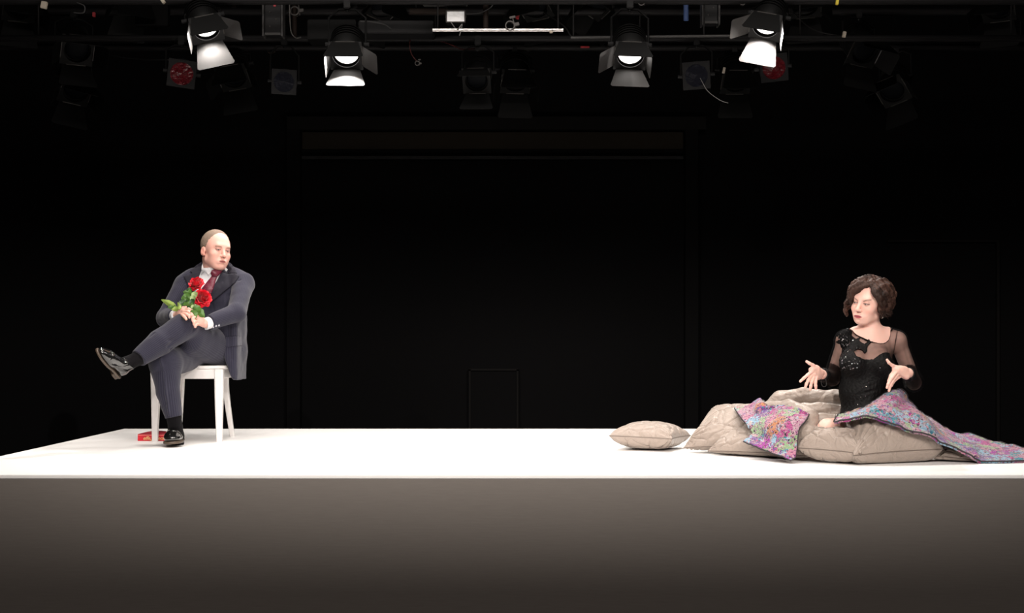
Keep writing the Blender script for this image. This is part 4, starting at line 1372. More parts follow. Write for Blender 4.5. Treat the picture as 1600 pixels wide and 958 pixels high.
drape('jacket_collar', [(356, 408), (361, 412), (368, 420), (370, 427), (358, 428), (346, 425), (351, 417)], JB, M['suit_plain'], jacket, off=.009, th=.006, near=.10)
drape('lapel', [(314, 424), (309, 436), (303, 455), (299, 462), (291, 440), (287, 431), (298, 429), (301, 426)], JB, M['suit_plain'], jacket, off=.010, th=.006, near=.10)
drape('jacket_collar', [(317, 408), (315, 416), (313, 426), (301, 428), (297, 424), (306, 415)], JB, M['suit_plain'], jacket, off=.009, th=.006, near=.10)
o = drape('pocket_flap', [(348, 527), (377, 524.5), (378, 540), (349, 543)], JB, M['suit'], jacket, off=.006, th=.004, near=.15)
a_ = o.data.attributes.new('stripe', 'FLOAT', 'POINT'); a_.data.foreach_set('value', np.array([v.co.x for v in o.data.vertices], dtype=np.float32))
for bx, by in ((333, 511), (337.5, 509.5), (342, 508.5)):
    d = Vector(tuple(W(bx, by, 1) - np.array([0, 0, CZ]))); h = JB.ray_cast(Vector((0, 0, CZ)), d.normalized())
    p = np.array(h[0]) if h[0] is not None else W(bx, by, 7.6)
    mb = MB(); mb.lathe([(0, -.005), (.005, -.005), (.0065, -.003), (.0065, .001)], p, n=12); mb.build('cuff_button', M['pearl_grey'], jacket, smooth=True)
# shirt cuffs
for e, w_ in ((EL_L, WR_L), (EL_R, WR_R)):
    d = (w_ - e) / np.linalg.norm(w_ - e); a0 = w_ - d * .05
    fc_ = Field(np.minimum(a0, w_) - .08, np.maximum(a0, w_) + .08, .0035); fc_.add(cone(a0, w_ + d * .012, .036, .035, cut=True))
    V, Q = fc_.mesh(); mk('shirt_cuff', V, Q, M['shirt'], man)

# ================================================================== ROSES
M['petal'] = pm('red_rose_petal', (0.62, 0.002, 0.016), 0.55, spec=0.25, sheen=0.15, sss=0.0)
M['petal2'] = pm('deep_red_rose_petal', (0.40, 0.001, 0.010), 0.55, spec=0.25)


def leafmat(n, c):
    m = pm(n, c, 0.4, spec=0.4); nt = m.node_tree; b = nt.nodes['Principled BSDF']
    tc = nt.nodes.new('ShaderNodeTexCoord'); ns = nt.nodes.new('ShaderNodeTexNoise'); ns.inputs['Scale'].default_value = 60
    mix = nt.nodes.new('ShaderNodeMix'); mix.data_type = 'RGBA'; mix.inputs[6].default_value = (*[x * .6 for x in c], 1); mix.inputs[7].default_value = (*[min(1, x * 1.4) for x in c], 1)
    nt.links.new(tc.outputs['Object'], ns.inputs['Vector']); nt.links.new(ns.outputs['Fac'], mix.inputs[0]); nt.links.new(mix.outputs[2], b.inputs['Base Color'])
    return m


M['leaf'] = leafmat('rose_leaf', (0.075, 0.17, 0.03))
M['leaf_pale'] = leafmat('pale_rose_leaf', (0.30, 0.40, 0.17))
M['leaf_lime'] = leafmat('light_rose_leaf', (0.26, 0.36, 0.08))
M['leaf_dark'] = leafmat('dark_rose_leaf', (0.03, 0.08, 0.025))
M['stem'] = pm('rose_stem', (0.06, 0.13, 0.03), 0.5)


def bloom(name, c, axis_dir, r, parent, seed, squash=1.0):
    rg = np.random.default_rng(seed)
    ax = np.array(axis_dir, float); ax /= np.linalg.norm(ax)
    t = np.array([0.3, 0.2, 0.9]); e1 = np.cross(ax, t); e1 /= np.linalg.norm(e1); e2 = np.cross(ax, e1)
    VV, FF = [], []
    rings = [(3, .14, .10, 1.0), (4, .26, .25, 1.02), (5, .40, .3, .99), (5, .54, .4, .93), (6, .68, .6, .85), (6, .80, .9, .70), (6, .90, 1.1, .50)]
    for ri, (n, rad, open_, h) in enumerate(rings):
        for i in range(n):
            a0 = 2 * PI * i / n + ri * .7 + rg.normal() * .1
            wd = 2 * PI / n * 1.05
            nu, nv = 7, 7
            base = len(VV)
            for sgn in (1, -1):
                for v in np.linspace(0, 1, nv):
                    for u in np.linspace(-1, 1, nu):
                        wv = (math.sin(PI * min(1, v * .72 + .12))) ** .6
                        ang = a0 + u * wd * .62 * wv
                        rr = r * rad * (0.25 + .75 * math.sin(v * PI / 2)) * (1 + .10 * math.sin(3 * u + i)) + (r * .12 * max(0, v - .75) * 4 * (open_ > .5)) + sgn * .0006
                        hh = r * (h * v * 1.15 - .45) - r * .20 * (open_ > .8) * max(0, v - .7) * 3 + r * .03 * math.sin(5 * u + ri) * v - r * .10 * v * u * u
                        VV.append(np.array(c) + ax * hh * squash + (e1 * math.cos(ang) + e2 * math.sin(ang)) * rr)
            for k in range(2):
                o_ = base + k * nu * nv
                for q in range(nv - 1):
                    for p in range(nu - 1):
                        f = (o_ + q * nu + p, o_ + q * nu + p + 1, o_ + (q + 1) * nu + p + 1, o_ + (q + 1) * nu + p)
                        FF.append(f if k == 0 else f[::-1])
    return mk(name, np.array(VV), FF, M['petal'] if seed % 2 else M['petal2'], parent)


def leaf_piece(parent, base, tip, width, mat, D0, D1, droop=.006, tilt=.3, seed=0):
    a, b = W(base[0], base[1], D0), W(tip[0], tip[1], D1)
    L = b - a; ln = np.linalg.norm(L); L = L / ln
    vw = np.array([0, 1.0, 0]) + .4 * np.array([0, 0, 1]) * tilt
    s = np.cross(L, vw); s /= np.linalg.norm(s); nrm = np.cross(s, L)
    wd = width * D0 / F / 2
    nu, nv = 7, 12; T = []
    for v in np.linspace(0, 1, nv):
        w_ = wd * (math.sin(PI * v ** .8)) ** .8 * (1 + .06 * math.sin(v * 50)) + .0004
        for u in np.linspace(-1, 1, nu):
            T.append(a + L * ln * v + s * w_ * u + nrm * (droop * math.sin(PI * v) + abs(u) * w_ * .35 - .002 * math.sin(9 * v) * abs(u)))
    T = np.array(T); Bk = T - nrm * .0008
    idx = np.arange(nu * nv).reshape(nv, nu)
    Qd = np.stack([idx[:-1, :-1], idx[:-1, 1:], idx[1:, 1:], idx[1:, :-1]], -1).reshape(-1, 4)
    mk('leaf', np.vstack([T, Bk]), np.vstack([Qd, Qd[:, ::-1] + nu * nv]), mat, parent)


def rose(label, bpx, bD, ax, r, stem_pts, leaves, seed, squash=1.0):
    root = empty('red_rose', W(*stem_pts[-1]), label, 'rose', 'red roses on the lap')
    c = W(bpx[0], bpx[1], bD)
    b = bloom('bloom', c, ax, r, root, seed, squash)
    axn = np.array(ax) / np.linalg.norm(ax)
    for i in range(5):   # sepals
        mbs = MB()
        e1 = np.cross(axn, [0.2, .9, .3]); e1 /= np.linalg.norm(e1); e2 = np.cross(axn, e1); q = 2 * PI * i / 5
        d = e1 * math.cos(q) + e2 * math.sin(q)
        p0 = c - axn * r * .5; mbs.tube([p0, p0 + d * r * .35 - axn * .002, p0 + d * r * .7 + axn * .004, p0 + d * r * .95 + axn * .0], [.004, .005, .003, .0008], 6)
        mbs.build('sepal', M['leaf'], root, smooth=True)
    P3 = catmull([c - axn * r * .45] + [W(*p) for p in stem_pts], 24)
    mb = MB(); mb.tube(P3, .0028, 8); mb.build('stem', M['stem'], root, smooth=True)
    for lf in leaves: leaf_piece(root, *lf)
    return root


LF = M['leaf']; LP = M['leaf_pale']; LL = M['leaf_lime']; LDK = M['leaf_dark']
rose('upper red rose lying against the shirt and tie of the seated man', (306.5, 444), 7.60, (-.2, -.7, .7), .048, [(300, 458, 7.60), (292, 474, 7.55), (288, 487, 7.47), (284, 495, 7.42)], [
    ((300, 459), (286, 456), 11, LF, 7.52, 7.52), ((298, 462), (283, 467), 12, LF, 7.51, 7.5), ((290, 470), (279, 477), 10, LDK, 7.50, 7.48), ((299, 463), (309, 457), 9, LP, 7.49, 7.49),
    ((297, 468), (306, 464), 9, LP, 7.48, 7.48), ((276, 480), (252, 468), 9, LL, 7.50, 7.52, -.004), ((276, 481), (262, 480), 9, LF, 7.49, 7.50), ((279, 482), (268, 484), 8, LL, 7.48, 7.48),
    ((281, 484), (278, 472), 6, LL, 7.47, 7.48), ((290, 478), (286, 462), 9, LF, 7.49, 7.5), ((294, 481), (291, 468), 8, LDK, 7.47, 7.48), ((300, 454), (291, 453), 8, LDK, 7.53, 7.52)], 3, .9)
rose('lower larger red rose beside the tie, turned toward the right', (316, 466), 7.56, (.42, -.75, .35), .056, [(305, 474, 7.56), (298, 482, 7.50), (292, 489, 7.44), (286, 499, 7.41)], [
    ((302, 477), (289, 474), 9, LF, 7.47, 7.46), ((301, 480), (314, 487), 13, LF, 7.43, 7.42), ((303, 482), (320, 496), 14, LF, 7.42, 7.43), ((299, 484), (306, 498), 12, LF, 7.41, 7.41),
    ((303, 480), (310, 478), 7, LP, 7.44, 7.45), ((296, 474), (304, 468), 8, LDK, 7.47, 7.46), ((298, 481), (306, 477), 6, LP, 7.43, 7.43), ((300, 472), (291, 462), 9, LF, 7.48, 7.49)], 5, .75)

# ================================================================== RED BOX
bD = 7.83
b0, b1 = W(215, 690, bD), W(263, 690, bD)
M['red_card'] = pm('red_card', (0.62, 0.012, 0.03), 0.35, spec=0.5)
M['red_dark'] = pm('dark_red_card', (0.30, 0.006, 0.02), 0.4)
M['gold_print'] = pm('gold_print', (0.85, 0.52, 0.22), 0.4, metal=0.2)
M['pink_band'] = pm('pink_band', (0.80, 0.18, 0.17), 0.4)
box = empty('gift_box', ((b0[0] + b1[0]) / 2, bD + .05, STAGE_Z), 'flat red cardboard box with gold lettering on the platform behind the front left chair leg', 'box')
w2 = (b1[0] - b0[0]) / 2; cx_ = (b0[0] + b1[0]) / 2
zb = STAGE_Z
mb = MB(); mb.box((cx_, bD + .055, zb + .021), (w2, .055, .0205), bev=.002); mb.build('carton', M['red_card'], box)
V = []; n = 16      # lid with a gently arched top
for y in (bD, bD + .11):
    for t in np.linspace(-1, 1, n): V.append((cx_ + t * w2 * .99, y, zb + .042 + .014 * (1 - abs(t) ** 2.2)))
    for t in np.linspace(1, -1, n): V.append((cx_ + t * w2 * .99, y, zb + .040))
Fc = [tuple(range(2 * n)), tuple(range(4 * n - 1, 2 * n - 1, -1))] + [(i, i + 2 * n, (i + 1) % (2 * n) + 2 * n, (i + 1) % (2 * n)) for i in range(2 * n)]
mk('lid', V, Fc, M['red_dark'], box, smooth=False)
mb = MB(); mb.box((cx_, bD - .0006, zb + .036), (w2 * .97, .0006, .0028)); mb.build('band', M['pink_band'], box)


def text_mesh(s, size, loc, mat, parent, name='lettering', shear=0.3):
    cu = bpy.data.curves.new(name, 'FONT'); cu.body = s; cu.size = size; cu.extrude = .0006; cu.align_x = 'CENTER'; cu.align_y = 'CENTER'; cu.shear = shear; cu.offset = .0006
    t = bpy.data.objects.new(name, cu); COL.objects.link(t)
    dg = bpy.context.evaluated_depsgraph_get()
    me = bpy.data.meshes.new_from_object(t.evaluated_get(dg)); bpy.data.objects.remove(t)
    V = np.array([v.co for v in me.vertices]); Fc = [tuple(p.vertices) for p in me.polygons]
    V = np.stack([V[:, 0], -V[:, 2], V[:, 1]], 1) + np.array(loc)
    return mk(name, V, Fc, mat, parent, smooth=False)


text_mesh('effe,y', .030, (W(231.5, 0, bD)[0], bD - .001, zb + .017), M['gold_print'], box)
text_mesh('ecse', .028, (W(253, 0, bD)[0], bD - .001, zb + .017), M['gold_print'], box)

# ================================================================== WOMAN
WX = 6.62
woman = empty('person', W(1352, 700, WX), 'woman with short dark wavy hair in a black sheer-sleeved sequin dress, gesturing with both hands', 'person')
WR = rotm(-47, 2, 10)
wc = W(1358.5, 475.5, 6.60)
WS = .985
S_R, S_L = W(1321, 531, 6.64), W(1402, 532, 6.64)
E_R, E_L = W(1301, 592, 6.74), W(1428, 598, 6.70)
R_R, R_L = W(1284, 585, 6.52), W(1419, 583, 6.48)
WAIST, HIP = W(1350, 612, 6.63), W(1354, 662, 6.62)

HL1 = (W(1246, 555, 6.3), W(1290, 612, 6.6)); HL2 = (W(1380, 555, 6.3), W(1424, 616, 6.6))
fw = Field((1.30, 6.0, .97), (2.32, 7.0, 2.0), .005, [(wc - .14, wc + .15, .0027),
     ((1.42, 6.36, 1.29), (1.62, 6.6, 1.49), .003), ((1.84, 6.36, 1.27), (2.04, 6.6, 1.49), .003)])
add_head(fw, 'f', WR, wc, WS)
fw.add(cone(wc + WR @ np.array([0, .022, -.06]), W(1360, 527, 6.64), .046, .050), .03)
fw.add(cone(W(1360, 520, 6.64), W(1386, 522, 6.65), .038, .038), .04); fw.add(cone(W(1358, 522, 6.64), W(1336, 522, 6.65), .038, .038), .04)
fw.add(ell(W(1360, 540, 6.645), (.125, .070, .075)), .04)
fw.add(ell(W(1354, 565, 6.64), (.130, .090, .11)), .04)
for bx in (1334, 1376): fw.add(ell(W(bx, 567, 6.565), (.050, .046, .055)), .05)
fw.add(ell(WAIST, (.118, .088, .12)), .05)
fw.add(ell(HIP, (.138, .115, .12)), .05)
for s, e, w_ in ((S_R, E_R, R_R), (S_L, E_L, R_L)):
    fw.add(ell(s, (.043, .043, .043)), .03)
    fw.add(cone(s, e, .041, .036), .025); fw.add(cone(e, w_, .035, .024), .015)
# legs: right thigh towards the bare knee at the left, left thigh under the throw to the right
fw.add(cone(W(1330, 672, 6.60), W(1294, 670, 6.44), .070, .052), .03); fw.add(cone(W(1294, 670, 6.44), W(1262, 700, 6.58), .050, .035), .01)
fw.add(cone(W(1372, 664, 6.60), W(1425, 680, 6.56), .078, .055), .03); fw.add(cone(W(1425, 680, 6.56), W(1475, 702, 6.60), .053, .035), .01)
fw.add(cone(W(1475, 703, 6.60), W(1490, 706, 6.55), .03, .022), .01)
# her right hand (palm to the audience, thumb up, fingers down)
fingers(fw, [(R_R, W(1276, 577, 6.46), .019), (W(1282, 582, 6.49), W(1271, 584, 6.44), .016), (W(1280, 589, 6.49), W(1275, 590, 6.45), .014), (W(1274, 575, 6.45), W(1268, 578, 6.43), .015)],
        [[W(1270, 579, 6.43), W(1262, 586, 6.41), W(1256, 591, 6.40), W(1250.5, 596, 6.40)],
         [W(1268, 586, 6.43), W(1263, 594, 6.41), W(1260, 600, 6.405), W(1258.5, 605, 6.41)],
         [W(1271, 590, 6.43), W(1268, 597, 6.42), W(1267, 603, 6.42), W(1266, 608.5, 6.43)],
         [W(1275, 591, 6.44), W(1274, 598, 6.43), W(1274.5, 603, 6.43), W(1275, 607.5, 6.44)],
         [W(1276, 575, 6.45), W(1270, 570.5, 6.43), W(1265, 568, 6.42), W(1260.5, 565, 6.42)]], r0=.0088, r1=.0068, k=.005)
# her left hand (edge-on, thumb up, fingers drooping)
fingers(fw, [(R_L, W(1406, 578, 6.44), .021), (W(1416, 588, 6.45), W(1402, 579, 6.42), .018), (W(1414, 577, 6.46), W(1398, 576, 6.42), .014)],
        [[W(1398, 578, 6.42), W(1392, 587, 6.40), W(1389, 595, 6.395), W(1388, 600, 6.395)],
         [W(1400, 582, 6.41), W(1393, 591, 6.385), W(1388, 600, 6.38), W(1386, 606, 6.38)],
         [W(1402, 586, 6.42), W(1395, 595, 6.395), W(1391, 603, 6.385), W(1389, 611, 6.385)],
         [W(1406, 588, 6.44), W(1399, 593, 6.43), W(1395, 598, 6.425), W(1393, 603, 6.42)],
         [W(1402, 574, 6.43), W(1394, 571, 6.41), W(1389, 567, 6.40), W(1386, 562.5, 6.40)]], r0=.0088, r1=.0066, k=.005)
V, Q = fw.mesh()
FSKIN = np.array((0.80, 0.49, 0.41))
cols = np.tile(FSKIN, (len(V), 1))
face_colours(V, WR, wc, WS, FSKIN, cols, 'f', brow=(0.13, 0.07, 0.05), lip=(0.40, 0.075, 0.09), lipw=.024, browfrown=.35)
# warm fingertips
mk('body', V, Q, M['skin'], woman, col=cols)

# hair ---------------------------------------------------------------------
M['brown_hair'] = pm('dark_brown_hair', (0.050, 0.022, 0.013), 0.6, spec=0.22)
nt = M['brown_hair'].node_tree; b_ = nt.nodes['Principled BSDF']
at_ = nt.nodes.new('ShaderNodeAttribute'); at_.attribute_name = 'Col'; nt.links.new(at_.outputs['Color'], b_.inputs['Base Color'])


def hp(x, y, z): return wc + WR @ (np.array([x, y, z]) * WS)


rg = np.random.default_rng(5)
PART = [np.array([.026, -.062, .112]), np.array([.026, -.040, .128]), np.array([.022, .0, .142]), np.array([.012, .05, .138])]
CEN = np.array([0, .012, .035])


def shell(d, k):
    return CEN + d * np.array([.0835, .1045, .095]) * k


locks = []
# side: +1 = her left (right in the picture), -1 = her right (left in the picture)
for side in (1, -1):
    for i in range(34):
        t = i / 33.0
        p0 = catmull(PART, 34)[i] + rg.normal(size=3) * .001
        d0 = (p0 - CEN) / np.array([.0835, .1045, .095]); d0 /= np.linalg.norm(d0)
        # end azimuth, 0 = face front (-Y), pi = back
        az = (1.42 + 1.68 * t) if side > 0 else (-1.10 - 2.0 * t)
        az += rg.normal() * .05
        zend = (-.62 + .1 * rg.normal()) if side > 0 else (-.45 + .14 * rg.normal())
        if side > 0: zend -= .22 * math.exp(-((az - 2.0) / .8) ** 2)
        d1 = np.array([math.sin(az), -math.cos(az), zend]); d1 /= np.linalg.norm(d1)
        locks.append((d0, d1, 1.0 + .04 * rg.random(), .0095 + .004 * rg.random(), side, 16))
# sweep across the forehead, her right side, falling over the outer eye
for i in range(12):
    t = i / 11.0
    p0 = np.array([.022 - .01 * t, -.052 + .03 * t, .116 + .008 * t])
    d0 = (p0 - CEN) / np.array([.0835, .1045, .095]); d0 /= np.linalg.norm(d0)
    az = -.98 - .5 * t
    d1 = np.array([math.sin(az), -math.cos(az), -.15 - .35 * rg.random()]); d1 /= np.linalg.norm(d1)
    locks.append((d0, d1, 1.10 + .04 * rg.random(), .009, -2, 14))
fh = Field(wc - .19, wc + .19, .0032)
fh.add(ell(CEN + np.array([0, .02, .01]), (.079, .092, .092)).at(WR, wc, WS))
fh.sub(ell((.004, -.085, .0), (.066, .070, .098)).at(WR, wc, WS), .01)
fh.sub(rbox((0, .0, -.10), (.2, .2, .06)).at(WR, wc, WS), .01)
strand = []
for li, (d0, d1, k, r_, side, n) in enumerate(locks):
    om = math.acos(np.clip(d0 @ d1, -1, 1)); pts = []
    sidev = np.cross(d0, d1); sidev /= np.linalg.norm(sidev)
    ph = rg.random() * 6; amp = .009 + .006 * rg.random()
    for j in range(n):
        u = j / (n - 1.0)
        d = (math.sin((1 - u) * om) * d0 + math.sin(u * om) * d1) / math.sin(om)
        kk = k + .13 * math.sin(PI * min(1, u * 1.05)) + (.10 * u ** 3 if side > 0 else .07 * u ** 2)
        if side == -2: kk = k + .16 * math.sin(PI * u) * .7
        p = shell(d, kk) + sidev * amp * math.sin(ph + u * 10) * u + d * amp * math.cos(ph + u * 11) * u + d * .012 * max(0, u - .8) * 5 * (li % 2)
        pts.append(hp(*p))
    for j in range(n - 1):
        u = j / (n - 1.0); ra = r_ * (.45 + .75 * math.sin(PI * min(1, u * .8 + .12))); rb = r_ * (.45 + .75 * math.sin(PI * min(1, (u + 1 / (n - 1.0)) * .8 + .12)))
        if j > n - 4: rb *= .6; ra *= (.6 if j > n - 3 else 1)
        fh.add(cone(pts[j], pts[j + 1], ra, rb), .0025)
    strand.append((np.array(pts)))
# curls hanging beside her right eye
for (x0, y0, z0, amp, ln, r_) in ((-.076, -.052, .03, .010, .085, .012), (-.068, -.072, .035, .009, .07, .010), (-.083, -.03, .02, .010, .085, .013), (-.062, -.082, .04, .010, .070, .007), (-.074, -.066, .03, .013, .085, .009), (-.052, -.098, .050, .008, .075, .0035), (-.082, -.045, .01, .016, .085, .010), (-.088, -.02, .0, .014, .08, .010)):
    pts = [hp(x0 - .004 * j + amp * math.sin(j * .9) * .7, y0 - .003 * math.cos(j), z0 - ln * j / 9.0) for j in range(10)]
    for j in range(9): fh.add(cone(pts[j], pts[j + 1], r_ * (1 - j / 12), r_ * (1 - (j + 1) / 12)), .002)
# the parting: a thin groove of scalp
for a_, b2 in zip(PART[:-1], PART[1:]):
    q0, q1 = CEN + (a_ - CEN) * 1.13, CEN + (b2 - CEN) * 1.13
    fh.sub(cone(hp(*q0), hp(*q1), .0055), .003)
V, Q = fh.mesh()
Lc = ((V - wc) @ WR) / WS
N = normals(V, Q)
# strand tint: streaks running along the locks
allp = np.concatenate(strand); lid = np.concatenate([np.full(len(s_), i) for i, s_ in enumerate(strand)])
from mathutils.kdtree import KDTree
kd = KDTree(len(allp))
for i, p_ in enumerate(allp): kd.insert(Vector(tuple(p_)), i)
kd.balance()
lk = np.array([lid[kd.find(Vector(tuple(v)))[1]] for v in V[::1]])
tone = np.random.default_rng(2).uniform(.4, 2.3, len(locks) + 1)[lk]
azi = np.arctan2(Lc[:, 0], -Lc[:, 1])
fine = .5 + .5 * np.sin(azi * 150 + Lc[:, 2] * 60 + lk * 1.7)
V = V + N * ((fine - .5) * .0014 + vnoise(V, 20, 44, 2) * .0045)[:, None]
hc_ = np.array((0.028, 0.0135, 0.0095))[None] * tone[:, None] * (.6 + .8 * fine[:, None])
mk('hair', V, Q, M['brown_hair'], woman, col=hc_)

# loose curly ends
wm = MB()
for s_ in strand:
    e_ = s_[-1]; d_ = s_[-1] - s_[-4]; d_ /= np.linalg.norm(d_); outw = e_ - wc; outw[2] = 0; outw /= np.linalg.norm(outw) + 1e-9
    for _ in range(3):
        a0 = s_[-3] + rg.normal(size=3) * .005; cu_ = rg.uniform(-1, 1)
        sd_ = np.cross(d_, outw)
        pts = [a0 + d_ * t * .034 + outw * (.012 * t * t + .006 * t) * rg.uniform(.4, 1.6) + sd_ * .006 * math.sin(3 * t + cu_ * 3) for t in np.linspace(0, 1, 6)]
        wm.tube(pts, [.0022, .0022, .002, .0016, .0011, .0004], 5)
for _ in range(60):   # flyaways on the crown
    s_ = strand[int(rg.integers(len(strand)))]; j = int(rg.integers(3, len(s_) - 5)); up_ = s_[j] - wc; up_ /= np.linalg.norm(up_)
    pts = [s_[j + q] + up_ * (.010 + .004 * math.sin(q * 1.3 + j)) for q in range(5)]
    wm.tube(pts, [.0006, .0016, .0018, .0014, .0004], 5)
M['hair_plain'] = pm('dark_brown_hair_ends', (0.028, 0.014, 0.010), 0.55, spec=0.25)
wm.build('loose_strands', M['hair_plain'], woman, smooth=True)['kind'] = 'stuff'

# earring
ep = hp(.087, -.006, -.056)
M['pearl'] = pm('pearl', (0.9, 0.86, 0.82), 0.15, spec=0.8, coat=0.5)
mb = MB(); n = 10
mb.lathe([(0.0001, -.0055)] + [(.0055 * math.sin(q), -.0055 * math.cos(q)) for q in np.linspace(.3, PI - .3, 8)] + [(0.0001, .0055)], ep, n=14)
mb.tube([ep + np.array([0, 0, .004]), ep + np.array([0, 0, .016])], .0009, 6)
mb.build('earring', M['pearl'], woman, smooth=True)

# dress ---------------------------------------------------------------------
def torso_shape(f, o):
    f.add(cone(W(1360, 527, 6.64), W(1386, 524, 6.65), .042 + o, .040 + o), .04); f.add(cone(W(1358, 527, 6.64), W(1336, 524, 6.65), .042 + o, .040 + o), .04)
    f.add(ell(W(1360, 540, 6.645), (.125 + o, .070 + o, .075 + o)), .04)
    f.add(ell(W(1354, 565, 6.64), (.130 + o, .090 + o, .11 + o)), .04)
    for bx in (1334, 1376): f.add(ell(W(bx, 567, 6.565), (.050 + o, .046 + o, .055 + o)), .05)
    f.add(ell(WAIST, (.118 + o, .088 + o, .12 + o)), .05)
    f.add(ell(HIP, (.136 + o, .115 + o, .12 + o)), .05)


NECK = [(1333, 500), (1331, 514), (1337, 522), (1347, 528), (1358, 533.5), (1366, 534.5), (1376, 530), (1386, 522), (1394, 515), (1392, 500)]
# sheer layer: yoke and sleeves, thin shell around the skin
fsx = Field((1.40, 6.25, 1.22), (2.32, 6.95, 1.68), .0042)
torso_shape(fsx, .006)
for s, e, w_ in ((S_R, E_R, R_R), (S_L, E_L, R_L)):
    fsx.add(ell(s, .050), .03); fsx.add(cone(s, e, .050, .050), .025)
    fsx.add(cone(e, w_ + (e - w_) * .10, .050, .030, cut=True), .012)
fsx.sub(prism(NECK, 6.6, 6.3, 6.68), .002)
fsx.sub(cone(W(1364, 524, 6.645), W(1364, 480, 6.64), .088, .085), .003)
fsx.inter(P(lambda x, y, z: (1.20 + 0 * x) - z, (-9, -9, -9), (9, 9, 9)), 0)
V, Q = fsx.mesh(); N = normals(V, Q)
CS = [([(1392, 520, 6.58), (1380, 545, 6.54), (1366, 552, 6.55)], .006, .003), ([(1396, 525, 6.58), (1388, 550, 6.55)], .006, .003), ([(1404, 530, 6.58), (1396, 560, 6.55), (1394, 575, 6.55)], .006, .004),
      ([(1372, 535, 6.56), (1362, 545, 6.56), (1354, 556, 6.55)], .005, .003), ([(1310, 540, 6.6), (1303, 570, 6.65)], .008, .004), ([(1412, 540, 6.6), (1424, 575, 6.63)], .008, .004), ([(1417, 560, 6.6), (1432, 590, 6.62)], .008, .003),
      ([(1292, 575, 6.62), (1302, 600, 6.64)], .007, .004), ([(1425, 585, 6.6), (1436, 600, 6.64)], .007, .004)]
V = creases(V, N, CS) + N * (vnoise(V, 14, 6, 2) * .0018)[:, None]
pix = project(V)
m = bpy.data.materials.new('sheer_black_mesh'); m.use_nodes = True; nt = m.node_tree
for n_ in list(nt.nodes): nt.nodes.remove(n_)
o_ = nt.nodes.new('ShaderNodeOutputMaterial'); tr = nt.nodes.new('ShaderNodeBsdfTransparent'); df = nt.nodes.new('ShaderNodeBsdfPrincipled')
df.inputs['Base Color'].default_value = (0.0022, 0.002, 0.0022, 1); df.inputs['Roughness'].default_value = 0.9; df.inputs['Specular IOR Level'].default_value = 0.05
mx = nt.nodes.new('ShaderNodeMixShader'); lw = nt.nodes.new('ShaderNodeLayerWeight'); lw.inputs['Blend'].default_value = 0.45
mr = nt.nodes.new('ShaderNodeMapRange'); mr.inputs[3].default_value = 0.38; mr.inputs[4].default_value = 0.97
at_ = nt.nodes.new('ShaderNodeAttribute'); at_.attribute_name = 'dense'; mm = nt.nodes.new('ShaderNodeMath'); mm.operation = 'MAXIMUM'
nt.links.new(lw.outputs['Facing'], mr.inputs[0]); nt.links.new(mr.outputs[0], mm.inputs[0]); nt.links.new(at_.outputs['Fac'], mm.inputs[1])
nt.links.new(mm.outputs[0], mx.inputs[0]); nt.links.new(tr.outputs[0], mx.inputs[1]); nt.links.new(df.outputs[0], mx.inputs[2]); nt.links.new(mx.outputs[0], o_.inputs[0])
M['sheer'] = m
# denser gathers towards the cuffs and the armhole seams
dens = np.zeros(len(V))
for e, w_ in ((E_R, R_R), (E_L, R_L)):
    ax = (w_ - e); L_ = np.linalg.norm(ax); ax /= L_; t = (V - e) @ ax; rad = np.linalg.norm(V - e - t[:, None] * ax, axis=1)
    dens = np.maximum(dens, np.clip((t + .07) / .13, 0, 1) * (rad < .075) * .90)
dens = np.maximum(dens, .97 * np.exp(-((pix[:, 0] - (1402 - (pix[:, 1] - 518) * .17)) / 1.3) ** 2) * (pix[:, 1] < 570) * (V[:, 1] < 6.66) * (pix[:, 1] > 512))
nk = np.abs(in_poly(pix, NECK)); dens = np.maximum(dens, .97 * (nk < 1.5) * (V[:, 1] < 6.70))
sheer = mk('sheer_top', V, Q, M['sheer'], woman, attrs={'dense': dens})
sheer['label'] = 'sheer black yoke and sleeves'

# opaque lace bodice
BOD = [(1302, 700), (1307, 560), (1311, 548), (1309, 538), (1313, 530), (1311, 520), (1315, 511), (1320, 509), (1329, 510), (1334, 518), (1332, 524), (1338, 530), (1344, 527), (1343, 533), (1350, 538), (1355, 534), (1356, 529), (1360, 535), (1354, 541), (1352, 549), (1348, 553),
       (1345, 547), (1338, 545), (1331, 549), (1333, 556), (1338, 558), (1345, 561), (1354, 562), (1361, 561), (1366, 557), (1370, 554), (1377, 551), (1384, 550.5), (1387, 553), (1387, 558), (1392, 563), (1404, 566), (1412, 700)]
fb = Field((1.50, 6.3, .975), (2.15, 6.9, 1.68), .0036)
torso_shape(fb, .011)
fb.add(ell(W(1321, 531, 6.64), .050), .03)
fb.inter(prism(BOD, 6.58, 6.2, 6.9), .002)
V, Q = fb.mesh(); N = normals(V, Q)
CB = [([(1310, 595, 6.55), (1335, 600, 6.52), (1365, 592, 6.52), (1390, 585, 6.52)], .008, .004), ([(1310, 612, 6.55), (1340, 617, 6.53), (1375, 608, 6.53)], .008, .004), ([(1318, 632, 6.53), (1350, 634, 6.5), (1380, 622, 6.5)], .008, .004),
      ([(1360, 603, 6.53), (1385, 612, 6.53)], .008, .004), ([(1315, 580, 6.55), (1345, 585, 6.5), (1380, 578, 6.5)], .008, .003)]
V = creases(V, N, CB) + N * (vnoise(V, 55, 16, 2) * .0013)[:, None]
M['lace'] = M['lace_black'] = pm('black_lace', (0.003, 0.0028, 0.003), 0.6, spec=0.16, bump=(110, 0.7, 0.004))
bod = mk('bodice', V, Q, M['lace_black'], woman)
bod['label'] = 'black lace bodice'
BB = bvh_of(bod)
M['sequin'] = pm('silver_sequin', (0.9, 0.88, 0.88), 0.12, metal=1.0)
SQ = []
rq = np.random.default_rng(21)
